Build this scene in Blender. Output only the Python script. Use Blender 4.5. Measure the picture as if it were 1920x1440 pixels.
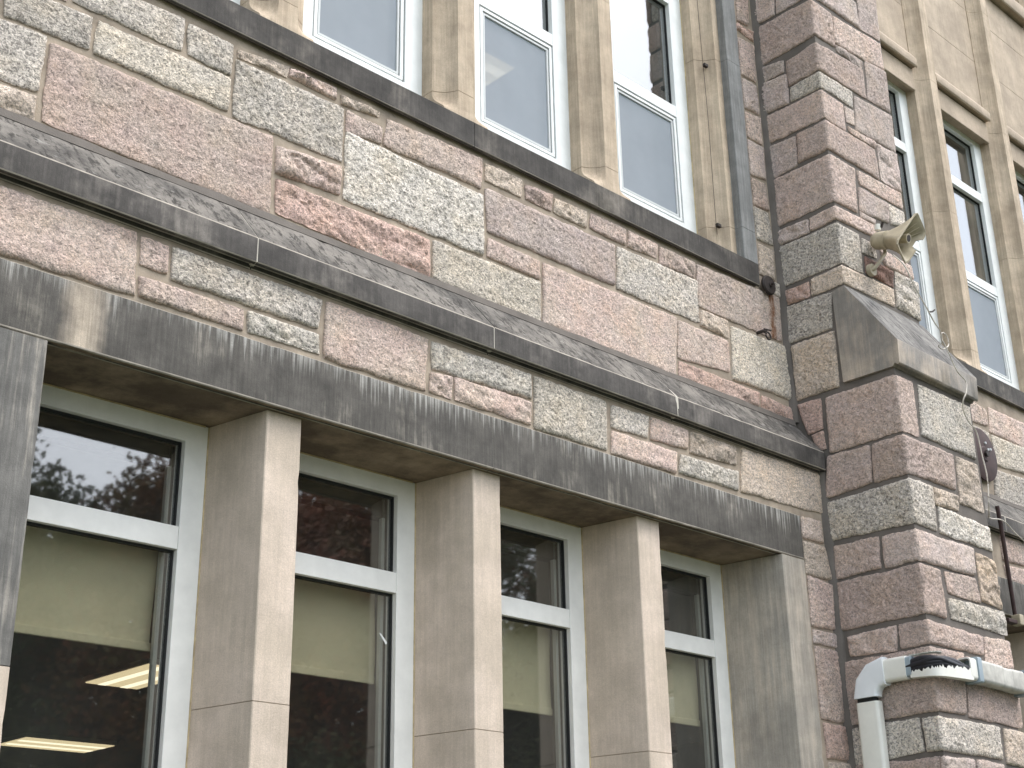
import bpy, bmesh, math, random
from mathutils import Vector, Matrix, noise
random.seed(7)
for _o in list(bpy.data.objects): bpy.data.objects.remove(_o)
scene = bpy.context.scene
COL = scene.collection

# ------------------------------------------------------------------ camera
cam_d = bpy.data.cameras.new('camera'); cam = bpy.data.objects.new('camera', cam_d); COL.objects.link(cam)
cam_d.sensor_width = 36.0; cam_d.sensor_fit = 'HORIZONTAL'; cam_d.lens = 36.0*2662/1920
cam_d.clip_start = .05; cam_d.clip_end = 2000
RW = [[0.7207271, -0.6930101, -0.0170152], [0.2505204, 0.2832694, -0.9257418], [0.6463683, 0.6629445, 0.3777731]]
cam.matrix_world = Matrix(((RW[0][0], -RW[1][0], -RW[2][0], 0.0), (RW[0][1], -RW[1][1], -RW[2][1], -5.0),
                           (RW[0][2], -RW[1][2], -RW[2][2], 1.6), (0, 0, 0, 1)))
scene.camera = cam
# ------------------------------------------------------------------ sky, sun, exposure
SUN_EL, SUN_AZ = math.radians(58), math.radians(147)      # azimuth from +Y clockwise
w = bpy.data.worlds.new('World'); scene.world = w; w.use_nodes = True
nt = w.node_tree; nt.nodes.clear()
sky = nt.nodes.new('ShaderNodeTexSky'); sky.sky_type = 'NISHITA'; sky.sun_disc = False
sky.sun_elevation = SUN_EL; sky.sun_rotation = SUN_AZ; sky.dust_density = 2.0; sky.air_density = 1.0
hs = nt.nodes.new('ShaderNodeHueSaturation'); hs.inputs['Saturation'].default_value = .40
bg = nt.nodes.new('ShaderNodeBackground'); bg.inputs['Strength'].default_value = .15
wo = nt.nodes.new('ShaderNodeOutputWorld')
nt.links.new(sky.outputs[0], hs.inputs['Color']); nt.links.new(hs.outputs[0], bg.inputs[0]); nt.links.new(bg.outputs[0], wo.inputs[0])
sd = bpy.data.lights.new('sun', 'SUN'); sd.energy = .6; sd.angle = math.radians(30); sd.color = (1, .965, .91)
so = bpy.data.objects.new('sun', sd); COL.objects.link(so)
sdir = Vector((math.sin(SUN_AZ)*math.cos(SUN_EL), math.cos(SUN_AZ)*math.cos(SUN_EL), math.sin(SUN_EL)))
so.rotation_euler = sdir.to_track_quat('Z', 'Y').to_euler(); so.location = (0, -8, 20)
vs = scene.view_settings; vs.view_transform = 'Standard'; vs.look = 'None'; vs.gamma = 1; vs.use_curve_mapping = False
vs.exposure = 1.46

# ------------------------------------------------------------------ materials
def lin(c): return tuple((v/255/12.92 if v/255 <= .04045 else ((v/255+.055)/1.055)**2.4) for v in c)
class NB:
    def __init__(s, name):
        s.m = bpy.data.materials.new(name); s.m.use_nodes = True; s.t = s.m.node_tree; s.t.nodes.clear()
        s.out = s.n('OutputMaterial'); s.p = s.n('BsdfPrincipled'); s.l(s.p, 0, s.out, 0)
    def n(s, k, **kw):
        x = s.t.nodes.new('ShaderNode'+k)
        for a, b in kw.items(): setattr(x, a, b)
        return x
    def l(s, a, i, b, j): s.t.links.new(a.outputs[i], b.inputs[j])
    def pos(s, scale=(1, 1, 1)):
        g = s.n('NewGeometry'); m = s.n('VectorMath', operation='MULTIPLY'); m.inputs[1].default_value = scale
        s.l(g, 'Position', m, 0); return m
    def noise(s, scale, detail=2, rough=.5, vec=None, dist=0):
        x = s.n('TexNoise'); x.inputs['Scale'].default_value = scale; x.inputs['Detail'].default_value = detail
        x.inputs['Roughness'].default_value = rough; x.inputs['Distortion'].default_value = dist
        s.l(vec or s.pos(), 0, x, 'Vector'); return x
    def ramp(s, src, stops, out=0):
        r = s.n('ValToRGB'); e = r.color_ramp.elements
        while len(e) < len(stops): e.new(.5)
        for q, (p, c) in zip(e, stops):
            q.position = p; q.color = (c, c, c, 1) if not isinstance(c, tuple) else c+(1,)
        s.l(src, out, r, 0); return r
    def mix(s, fac, a, b, mode='MIX', fi=0, ai=0, bi=0):
        x = s.n('MixRGB', blend_type=mode)
        for idx, v, oi in ((0, fac, fi), (1, a, ai), (2, b, bi)):
            if isinstance(v, (int, float)): x.inputs[idx].default_value = v if idx == 0 else (v, v, v, 1)
            elif isinstance(v, tuple): x.inputs[idx].default_value = v+(1,)
            else: s.l(v, oi, x, idx)
        return x
    def math(s, op, a, b=None, clamp=False):
        x = s.n('Math', operation=op); x.use_clamp = clamp
        for i, v in enumerate((a, b)):
            if v is None: continue
            if isinstance(v, (int, float)): x.inputs[i].default_value = v
            else: s.l(v, 0, x, i)
        return x
    def sep(s):
        g = s.n('NewGeometry'); x = s.n('SeparateXYZ'); s.l(g, 'Position', x, 0); return x
    def bump(s, src, dist, strength=1.0, prev=None):
        b = s.n('Bump'); b.inputs['Distance'].default_value = dist; b.inputs['Strength'].default_value = strength
        s.l(src, 0, b, 'Height')
        if prev: s.l(prev, 0, b, 'Normal')
        s.l(b, 0, s.p, 'Normal'); return b
    def color(s, node): s.l(node, 0, s.p, 'Base Color')
    def rough(s, v): s.p.inputs['Roughness'].default_value = v
def granite(name, base, alt, contrast=1.0, rust=False, size=1.0):
    b = NB(name); base, alt = lin(base), lin(alt)
    tint = b.ramp(b.noise(3.2, 3, .6), [(.38, 0.0), (.62, 1.0)])
    c = b.mix(tint, base, alt)
    warm = b.ramp(b.noise(5.5, 4, .6), [(.40, (.975, .985, 1.01)), (.52, (1.0, 1.0, 1.0)), (.64, (1.025, 1.0, .965))])
    c = b.mix(1.0, c, warm, 'MULTIPLY')
    sp = b.noise(1.0, 3, .72, vec=b.pos((72*size, 72*size, 92*size)), dist=.8)
    k = .50*contrast
    s1 = b.ramp(sp, [(.30, 1-1.15*k), (.42, 1-.72*k), (.50, 1.0), (.60, 1+.42*k), (.70, 1+.75*k)])
    c = b.mix(1.0, c, s1, 'MULTIPLY')
    mid = b.ramp(b.noise(17, 3, .6), [(.34, .90), (.5, 1.0), (.66, 1.07)])
    c = b.mix(1.0, c, mid, 'MULTIPLY')
    v = b.n('TexVoronoi'); v.inputs['Scale'].default_value = 92; b.l(b.pos(), 0, v, 'Vector')
    fl = b.ramp(v, [(.0, .42), (.18, .55), (.28, 1.0)])
    rnd = b.ramp(b.noise(26, 2), [(.40, contrast*.9), (.54, 0.0)])
    c = b.mix(rnd, c, b.mix(1.0, c, fl, 'MULTIPLY'))
    oi = b.n('ObjectInfo'); ov = b.n('MapRange'); ov.inputs['To Min'].default_value = .84; ov.inputs['To Max'].default_value = 1.13
    b.l(oi, 'Random', ov, 0)
    c = b.mix(1.0, c, ov, 'MULTIPLY')
    grime = b.ramp(b.noise(9, 4, .65), [(.28, .72), (.45, 1.0)])
    c = b.mix(.8, c, b.mix(1.0, c, grime, 'MULTIPLY'))
    if rust:
        s = b.sep()
        wob = b.noise(9, 3)
        d = b.math('SUBTRACT', b.math('ADD', s, b.math('MULTIPLY', wob, .020)), 7.590)
        d = b.math('ABSOLUTE', d)
        mk = b.ramp(d, [(.020, 1.0), (.046, 0.0)])
        st = b.ramp(b.noise(1.0, 4, .7, vec=b.pos((45, 45, 9))), [(.35, .25), (.6, 1.0)])
        c = b.mix(b.math('MULTIPLY', mk, st), c, lin((140, 92, 56)))
    b.color(c); b.rough(.9)
    b1 = b.bump(b.noise(36, 5, .75, dist=.5), .030, .9)
    b.bump(sp, .012, .8, b1)
    return b.m
def sandstone(name, base, alt, stain, amount, streak=.5, top=None, fine=1.0, rough=.85, patch=None, vary=1.0):
    """tan stone with soot stain: amount 0..1 covers more; streak = weight of vertical runs"""
    b = NB(name); base, alt, stain = lin(base), lin(alt), lin(stain)
    c = b.mix(b.ramp(b.noise(1.7, 4, .6), [(.35, 0.0), (.65, 1.0)]), base, alt)
    blot = b.noise(2.6, 5, .62)
    run = b.noise(1.0, 4, .65, vec=b.pos((34, 34, 1.6)))
    m = b.math('ADD', b.math('MULTIPLY', blot, 1-streak), b.math('MULTIPLY', run, streak))
    lo = .72-.55*amount
    mk = b.ramp(m, [(max(0, lo-.09), 0.0), (lo+.09, 1.0)])
    c = b.mix(b.math('MULTIPLY', mk, .93), c, stain)
    if top:            # pale lime runs that start under the top edge: (z_top, length, colour)
        s = b.sep(); z = b.n('SeparateXYZ'); g = b.n('NewGeometry'); b.l(g, 'Position', z, 0)
        dz = b.n('Math', operation='SUBTRACT'); dz.inputs[0].default_value = top[0]; b.l(z, 2, dz, 1)
        rr = b.noise(1.0, 3, .7, vec=b.pos((52, 1, .9)))
        big = b.noise(1.3, 2, .5)
        ln = b.math('MULTIPLY', b.math('SUBTRACT', rr, .42), top[1]*6)
        ln = b.math('MULTIPLY', ln, b.ramp(big, [(.36, .25), (.62, 1.2)]))
        f = b.math('SUBTRACT', ln, dz); f = b.ramp(b.math('MULTIPLY', f, 9, True), [(0, 0.0), (1, .8)])
        c = b.mix(f, c, lin(top[2]))
    if patch:          # bare clean patch (x0, x1, colour)
        s = b.sep(); xx = b.math('ADD', s, b.math('MULTIPLY', b.noise(5, 4, .6), .12))
        d = b.math('ABSOLUTE', b.math('SUBTRACT', xx, (patch[0]+patch[1])/2+.06))
        h = (patch[1]-patch[0])/2
        c = b.mix(b.ramp(d, [(max(0, h-.05), .85), (h+.05, 0.0)]), c, lin(patch[2]))
    c = b.mix(1.0, c, b.ramp(b.noise(5.5, 5, .68), [(.32, 1-.34*vary), (.5, 1.0), (.68, 1+.40*vary)]), 'MULTIPLY')
    c = b.mix(1.0, c, b.ramp(b.noise(1.0, 4, .7, vec=b.pos((70, 70, 3.2))), [(.34, 1-.26*vary*(streak+.3)), (.5, 1.0), (.68, 1+.36*vary*(streak+.3))]), 'MULTIPLY')
    gr = b.noise(210, 3, .7)
    c = b.mix(1.0, c, b.ramp(gr, [(.3, 1-.16*fine), (.7, 1+.14*fine)]), 'MULTIPLY')
    b.color(c); b.rough(rough)
    b1 = b.bump(gr, .0025, .5)
    b.bump(b.noise(38, 4, .65), .003, .35, b1)
    return b.m
def plain(name, col, rough=.5, var=.08, vs=12, metal=0, bump=0, bs=60, spec=None):
    b = NB(name); c0 = lin(col)
    c = b.mix(1.0, c0, b.ramp(b.noise(vs, 4, .6), [(.3, 1-var), (.7, 1+var)]), 'MULTIPLY')
    b.color(c); b.rough(rough); b.p.inputs['Metallic'].default_value = metal
    if spec is not None: b.p.inputs['Specular IOR Level'].default_value = spec
    if bump: b.bump(b.noise(bs, 4, .65), bump, .6)
    return b.m
M = {}
GR = dict(pink=((238, 212, 198), (236, 216, 200), .85, 1.15), rose=((230, 205, 192), (227, 207, 192), .95, .9), salmon=((237, 207, 190), (232, 199, 184), .85, .95),
          mauve=((226, 206, 196), (228, 211, 199), .8, 1.25), tan=((233, 215, 196), (228, 210, 192), .9, 1.0), grey=((230, 219, 205), (220, 210, 197), 1.2, .8),
          sage=((232, 220, 202), (225, 214, 198), 1.1, .95), white=((239, 229, 214), (230, 221, 208), 1.15, .75), dusk=((229, 205, 192), (223, 202, 189), .8, 1.1),
          dark=((172, 130, 116), (150, 122, 110), .9, 1.0), apricot=((236, 213, 188), (226, 205, 186), .9, 1.0))
for k, v in GR.items(): M[k] = granite('granite_'+k, v[0], v[1], v[2], size=v[3])
M['rust'] = granite('granite_rust_stained', (232, 209, 196), (228, 210, 195), .8, rust=True)
M['mortar'] = plain('mortar_tan', (160, 147, 131), .95, .30, 7, bump=.004, bs=120)
M['mortar_grey'] = plain('mortar_grey', (106, 100, 94), .95, .2, 6, bump=.004, bs=120)
M['joint'] = plain('joint_lime', (196, 190, 178), .95, .12, 20)
M['lintel'] = sandstone('sandstone_lintel', (176, 168, 154), (158, 152, 142), (82, 79, 75), .64, .4, top=(4.229, .10, (172, 170, 164)), patch=(2.36, 2.50, (188, 174, 156)), vary=1.0)
M['jamb'] = sandstone('sandstone_jamb', (192, 180, 164), (182, 172, 158), (156, 150, 140), .48, .5, vary=.45)
M['jamb_dark'] = sandstone('sandstone_jamb_sooted', (176, 168, 156), (160, 156, 148), (98, 97, 94), .60, .6, vary=.8)
M['mullion'] = sandstone('sandstone_mullion', (214, 198, 183), (206, 190, 173), (190, 176, 159), .46, .3, vary=.26)
M['soffit'] = sandstone('sandstone_soffit', (158, 140, 118), (138, 122, 104), (98, 84, 70), .45, .0, vary=.6)
M['sill'] = sandstone('sandstone_sill', (128, 121, 112), (108, 102, 95), (64, 61, 58), .58, .2, vary=1.2)
M['ledge'] = sandstone('sandstone_ledge', (128, 122, 115), (110, 105, 99), (65, 62, 59), .58, .2, vary=1.2)
M['upper'] = sandstone('sandstone_upper', (200, 183, 160), (190, 173, 151), (168, 151, 130), .42, .4, vary=.5)
M['upjamb'] = sandstone('sandstone_jamb_grey', (164, 162, 157), (150, 150, 147), (124, 125, 124), .6, .7, vary=.6)
M['panel'] = sandstone('sandstone_panel', (188, 172, 152), (180, 164, 144), (164, 149, 131), .38, .2, vary=.35)
M['cap'] = sandstone('sandstone_cap', (192, 176, 157), (172, 160, 146), (134, 130, 124), .50, .3, vary=.5)
M['arris'] = plain('worn_arris', (168, 160, 148), .9, .35, 9)
def crusted(name, base, pale, black, along):
    """upward faces: grey crust with pale bare patches and black flecks drawn out along the slope"""
    b = NB(name)
    c = b.mix(b.ramp(b.noise(4.5, 5, .7), [(.40, 0.0), (.60, 1.0)]), lin(base), lin(pale))
    f = b.noise(1.0, 5, .75, vec=b.pos(along), dist=.4)
    c = b.mix(b.ramp(f, [(.50, 0.0), (.60, .85)]), c, lin(black))
    c = b.mix(b.ramp(b.noise(1.0, 4, .7, vec=b.pos((along[1], along[0], along[2]))), [(.60, 0.0), (.70, .5)]), c, lin((168, 166, 160)))
    b.color(c); b.rough(.95); b.bump(b.noise(60, 5, .7), .006, .6); return b.m
M['crust'] = crusted('ledge_crust', (86, 83, 79), (128, 123, 116), (44, 41, 38), (26, 11, 11))
M['crust_cap'] = crusted('cap_crust', (108, 106, 103), (140, 137, 132), (60, 57, 55), (30, 5, 5))
M['wframe'] = plain('white_frame', (232, 232, 227), .38, .07, 7)
M['white_up'] = plain('white_frame_upper', (232, 236, 235), .38, .06, 7)
M['screenframe'] = plain('screen_frame', (196, 200, 200), .5, .04)
M['gasket'] = plain('gasket', (22, 24, 24), .7, .1)
M['caulk'] = plain('caulk', (190, 172, 136), .8, .3, 14)
M['blind'] = plain('blind_fabric', (226, 219, 192), .9, .05, 4)
M['room'] = plain('room_paint', (96, 96, 92), .9, .06, 2)
M['ceil'] = plain('ceiling_tile', (120, 120, 112), .9, .05, 5)
M['pvc'] = plain('pvc_white', (232, 231, 222), .42, .05, 9)
M['pvc2'] = plain('pvc_cool', (232, 236, 238), .38, .04, 9)
M['duct'] = plain('duct_grey', (190, 188, 180), .65, .25, 12)
M['tape'] = plain('tape_blue_grey', (150, 164, 172), .5, .1)
M['cable'] = plain('cable_black', (26, 27, 34), .55, .3, 30)
M['rustmetal'] = plain('rusted_iron', (64, 47, 45), .75, .3, 14, bump=.002)
M['iron'] = plain('dark_iron', (48, 40, 36), .7, .3, 20, bump=.002)
M['horn'] = plain('horn_beige', (178, 167, 143), .6, .22, 9)
M['hornin'] = plain('horn_inside', (150, 128, 98), .65, .2, 12)
M['wire'] = plain('wire_grey', (196, 188, 176), .5, .25, 8)
M['wiredk'] = plain('wire_dark', (88, 78, 66), .6, .25, 8)
M['housing'] = plain('lamp_housing', (200, 200, 196), .5, .03)
M['sticker'] = plain('sticker_white', (226, 228, 226), .6, .04)
M['asphalt'] = plain('asphalt', (66, 66, 66), .95, .2, 3, bump=.004)
M['bark'] = plain('bark', (88, 76, 66), .95, .3, 9, bump=.02, bs=20)
M['grass'] = plain('grass', (78, 92, 48), .95, .3, 2)
def glass_mat(name, f0, tint=(.90, .905, .875)):
    b = NB(name); b.t.nodes.remove(b.p)
    lw = b.n('LayerWeight'); lw.inputs[0].default_value = .5
    p5 = b.n('Math', operation='POWER'); b.l(lw, 'Facing', p5, 0); p5.inputs[1].default_value = 5
    f = b.math('ADD', b.math('MULTIPLY', p5, 1-f0), f0)
    wav = b.n('Bump'); wav.inputs['Distance'].default_value = .0016; wav.inputs['Strength'].default_value = .3
    b.l(b.noise(1.6, 2), 0, wav, 'Height')
    t = b.n('BsdfTransparent'); t.inputs[0].default_value = tint+(1,)
    g = b.n('BsdfGlossy'); g.inputs['Roughness'].default_value = .022; b.l(wav, 0, g, 'Normal')
    x = b.n('MixShader'); b.l(f, 0, x, 0); b.l(t, 0, x, 1); b.l(g, 0, x, 2)
    # dried rain spots and dust
    d = b.n('BsdfDiffuse'); d.inputs[0].default_value = (.6, .62, .6, 1)
    sp = b.ramp(b.noise(26, 4, .75), [(.68, 0.0), (.76, .30)])
    du = b.math('ADD', b.math('MULTIPLY', b.noise(1.4, 4, .6), .03), sp, True)
    y = b.n('MixShader'); b.l(du, 0, y, 0); b.l(x, 0, y, 1); b.l(d, 0, y, 2); b.l(y, 0, b.out, 0)
    return b.m
M['glass'] = glass_mat('window_glass', .16)
M['glass_up'] = glass_mat('window_glass_coated', .34, (.6, .66, .66))
def screen_mat():
    b = NB('insect_screen'); b.t.nodes.remove(b.p)
    t = b.n('BsdfTransparent'); d = b.n('BsdfDiffuse'); d.inputs[0].default_value = lin((176, 184, 192))+(1,)
    x = b.n('MixShader'); b.l(b.ramp(b.noise(3, 3), [(.3, .52), (.7, .60)]), 0, x, 0); b.l(t, 0, x, 1); b.l(d, 0, x, 2); b.l(x, 0, b.out, 0)
    return b.m
M['screen'] = screen_mat()
def emit(name, col, s):
    b = NB(name); b.t.nodes.remove(b.p); e = b.n('Emission'); e.inputs[0].default_value = lin(col)+(1,); e.inputs[1].default_value = s
    b.l(e, 0, b.out, 0); return b.m
M['lamp'] = emit('fluorescent_diffuser', (255, 234, 190), .42); M['tube'] = emit('fluorescent_tube', (255, 242, 214), .75)
def leaf(name, a, c):
    b = NB(name); m = b.mix(b.ramp(b.noise(.8, 3), [(.35, 0.0), (.65, 1.0)]), lin(a), lin(c)); b.color(m); b.rough(.7); return b.m
M['leaf0'] = leaf('leaf_rust', (128, 72, 34), (96, 84, 40)); M['leaf1'] = leaf('leaf_green', (62, 78, 40), (92, 84, 42)); M['leaf2'] = leaf('leaf_brown', (110, 84, 48), (130, 66, 36))

# ------------------------------------------------------------------ object helpers
WL = {}
def wloc(o): return WL.get(o.name, Vector((0, 0, 0)))
def empty(name, loc=(0, 0, 0), parent=None):
    o = bpy.data.objects.new(name, None); COL.objects.link(o); loc = Vector(loc); WL[o.name] = loc
    o.empty_display_size = .1
    if parent: o.parent = parent; o.location = loc-wloc(parent)
    else: o.location = loc
    return o
def mesh_obj(name, verts, faces, mat, parent=None, smooth=False, sharp=None):
    vs_ = [Vector(v) for v in verts]
    lo = Vector([min(v[i] for v in vs_) for i in range(3)]); hi = Vector([max(v[i] for v in vs_) for i in range(3)])
    c = (lo+hi)/2
    me = bpy.data.meshes.new(name); me.from_pydata([v-c for v in vs_], [], faces); me.validate()
    for mm in (mat if isinstance(mat, (list, tuple)) else [mat]): me.materials.append(mm)
    if smooth:
        me.polygons.foreach_set('use_smooth', [True]*len(me.polygons))
        if sharp: me.set_sharp_from_angle(angle=math.radians(sharp))
    o = bpy.data.objects.new(name, me); COL.objects.link(o); WL[o.name] = c
    if parent: o.parent = parent; o.location = c-wloc(parent)
    else: o.location = c
    return o
def bm_obj(name, bm, mat, parent=None, smooth=False, sharp=None):
    bmesh.ops.recalc_face_normals(bm, faces=bm.faces)
    up = [1 if f.normal.z > .25 else (2 if f.normal.z < -.6 else 0) for f in bm.faces] if isinstance(mat, (list, tuple)) else None
    bm.verts.index_update()
    v = [tuple(x.co) for x in bm.verts]; f = [tuple(x.index for x in p.verts) for p in bm.faces]; bm.free()
    o = mesh_obj(name, v, f, mat, parent, smooth, sharp)
    if up and len(mat) > 1 and len(up) == len(o.data.polygons): o.data.polygons.foreach_set('material_index', [x if x < len(mat) else 0 for x in up])
    return o
def tag(o, label=None, cat=None, group=None, kind=None):
    if label: o['label'] = label
    if cat: o['category'] = cat
    if group: o['group'] = group
    if kind: o['kind'] = kind
    return o
def bm_box(bm, x0, x1, y0, y1, z0, z1):
    v = [bm.verts.new((x, y, z)) for x in (x0, x1) for y in (y0, y1) for z in (z0, z1)]
    for f in ((0, 1, 3, 2), (4, 6, 7, 5), (0, 4, 5, 1), (2, 3, 7, 6), (0, 2, 6, 4), (1, 5, 7, 3)): bm.faces.new([v[i] for i in f])
def box(name, x0, x1, y0, y1, z0, z1, mat, parent=None, bevel=.004):
    bm = bmesh.new(); bm_box(bm, x0, x1, y0, y1, z0, z1)
    if bevel: bmesh.ops.bevel(bm, geom=bm.edges[:], offset=bevel, segments=2, affect='EDGES', profile=.6)
    return bm_obj(name, bm, mat, parent)
def extr(name, prof, axis, a, b, mat, parent=None, bevel=.004, step=.05):
    """prof: 2D outline; axis 'x': (y,z) along x, axis 'z': (x,y) along z. Arrises are chamfered and chipped a little.
    mat list: [sides, upward, downward, arris]"""
    mats = list(mat) if isinstance(mat, (list, tuple)) else [mat]
    P = [Vector(p) for p in prof]
    if sum(P[i].x*P[(i+1) % len(P)].y-P[(i+1) % len(P)].x*P[i].y for i in range(len(P))) < 0: P.reverse()
    pts = []
    for i, p in enumerate(P):
        q, r = P[i-1], P[(i+1) % len(P)]; d0, d1 = q-p, r-p
        turn = abs(d0.angle(-d1)) if d0.length > 1e-6 and d1.length > 1e-6 else 0
        if bevel and turn > .35 and min(d0.length, d1.length) > 2.2*bevel:
            inw = (d0.normalized()+d1.normalized()).normalized()
            pts.append((p+d0.normalized()*bevel, inw, True)); pts.append((p+d1.normalized()*bevel, inw, False))
        else: pts.append((p, Vector((0, 0)), False))
    n = len(pts); L = abs(b-a); m = max(1, round(L/step)) if bevel else 1; sd_ = random.uniform(0, 99)
    V = []; F = []; MI = []
    for k in range(m+1):
        t = a+(b-a)*k/m; grp = 0
        for j, (p, inw, ch) in enumerate(pts):
            if ch: grp = j
            g0 = noise.noise((t*30, grp*3.1+sd_, 1)); g1 = noise.noise((t*9, grp*5.7+sd_, 6))
            w = p+inw*(abs(g0)*.0016+max(0, g1-.36)*.018 if inw.length > .1 else 0)
            V.append((t, w.x, w.y) if axis == 'x' else (w.x, w.y, t))
    for j in range(n):
        j2 = (j+1) % n; d = pts[j2][0]-pts[j][0]; nz = -d.x/max(d.length, 1e-9) if axis == 'x' else 0
        mi = 3 if (pts[j][2] and len(mats) > 3) else (1 if nz > .25 and len(mats) > 1 else (2 if nz < -.6 and len(mats) > 2 else 0))
        for k in range(m):
            A, B_, C_, D_ = k*n+j, k*n+j2, (k+1)*n+j2, (k+1)*n+j
            F.append((A, B_, C_, D_)); MI.append(mi)
    F.append(tuple(range(n))[::-1]); F.append(tuple(m*n+j for j in range(n))); MI += [0, 0]
    o = mesh_obj(name, V, F, mats, parent, True, 32)
    if len(o.data.polygons) == len(MI): o.data.polygons.foreach_set('material_index', MI)
    return o
def bm_tube(bm, pts, r, seg=8, cap=True):
    pts = [Vector(p) for p in pts]; rings = []
    up = Vector((0, 0, 1))
    for i, p in enumerate(pts):
        d = (pts[min(i+1, len(pts)-1)]-pts[max(i-1, 0)]).normalized()
        a = d.cross(up)
        if a.length < .05: a = d.cross(Vector((1, 0, 0)))
        a.normalize(); c = a.cross(d)
        rr = r[i] if isinstance(r, (list, tuple)) else r
        rings.append([bm.verts.new(p+a*rr*math.cos(2*math.pi*k/seg)+c*rr*math.sin(2*math.pi*k/seg)) for k in range(seg)])
    for i in range(len(rings)-1):
        for k in range(seg): bm.faces.new((rings[i][k], rings[i][(k+1) % seg], rings[i+1][(k+1) % seg], rings[i+1][k]))
    if cap: bm.faces.new(rings[0][::-1]); bm.faces.new(rings[-1])
def smooth_path(pts, n=6):
    pts = [Vector(p) for p in pts]; out = []
    for i in range(len(pts)-1):
        p0 = pts[max(i-1, 0)]; p1 = pts[i]; p2 = pts[i+1]; p3 = pts[min(i+2, len(pts)-1)]
        for k in range(n):
            t = k/n; out.append(.5*((2*p1)+(p2-p0)*t+(2*p0-5*p1+4*p2-p3)*t*t+(3*p1-p0-3*p2+p3)*t**3))
    out.append(pts[-1]); return out
def tube(name, pts, r, mat, parent=None, seg=8):
    bm = bmesh.new(); bm_tube(bm, pts, r, seg); return bm_obj(name, bm, mat, parent, True, 50)

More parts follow.
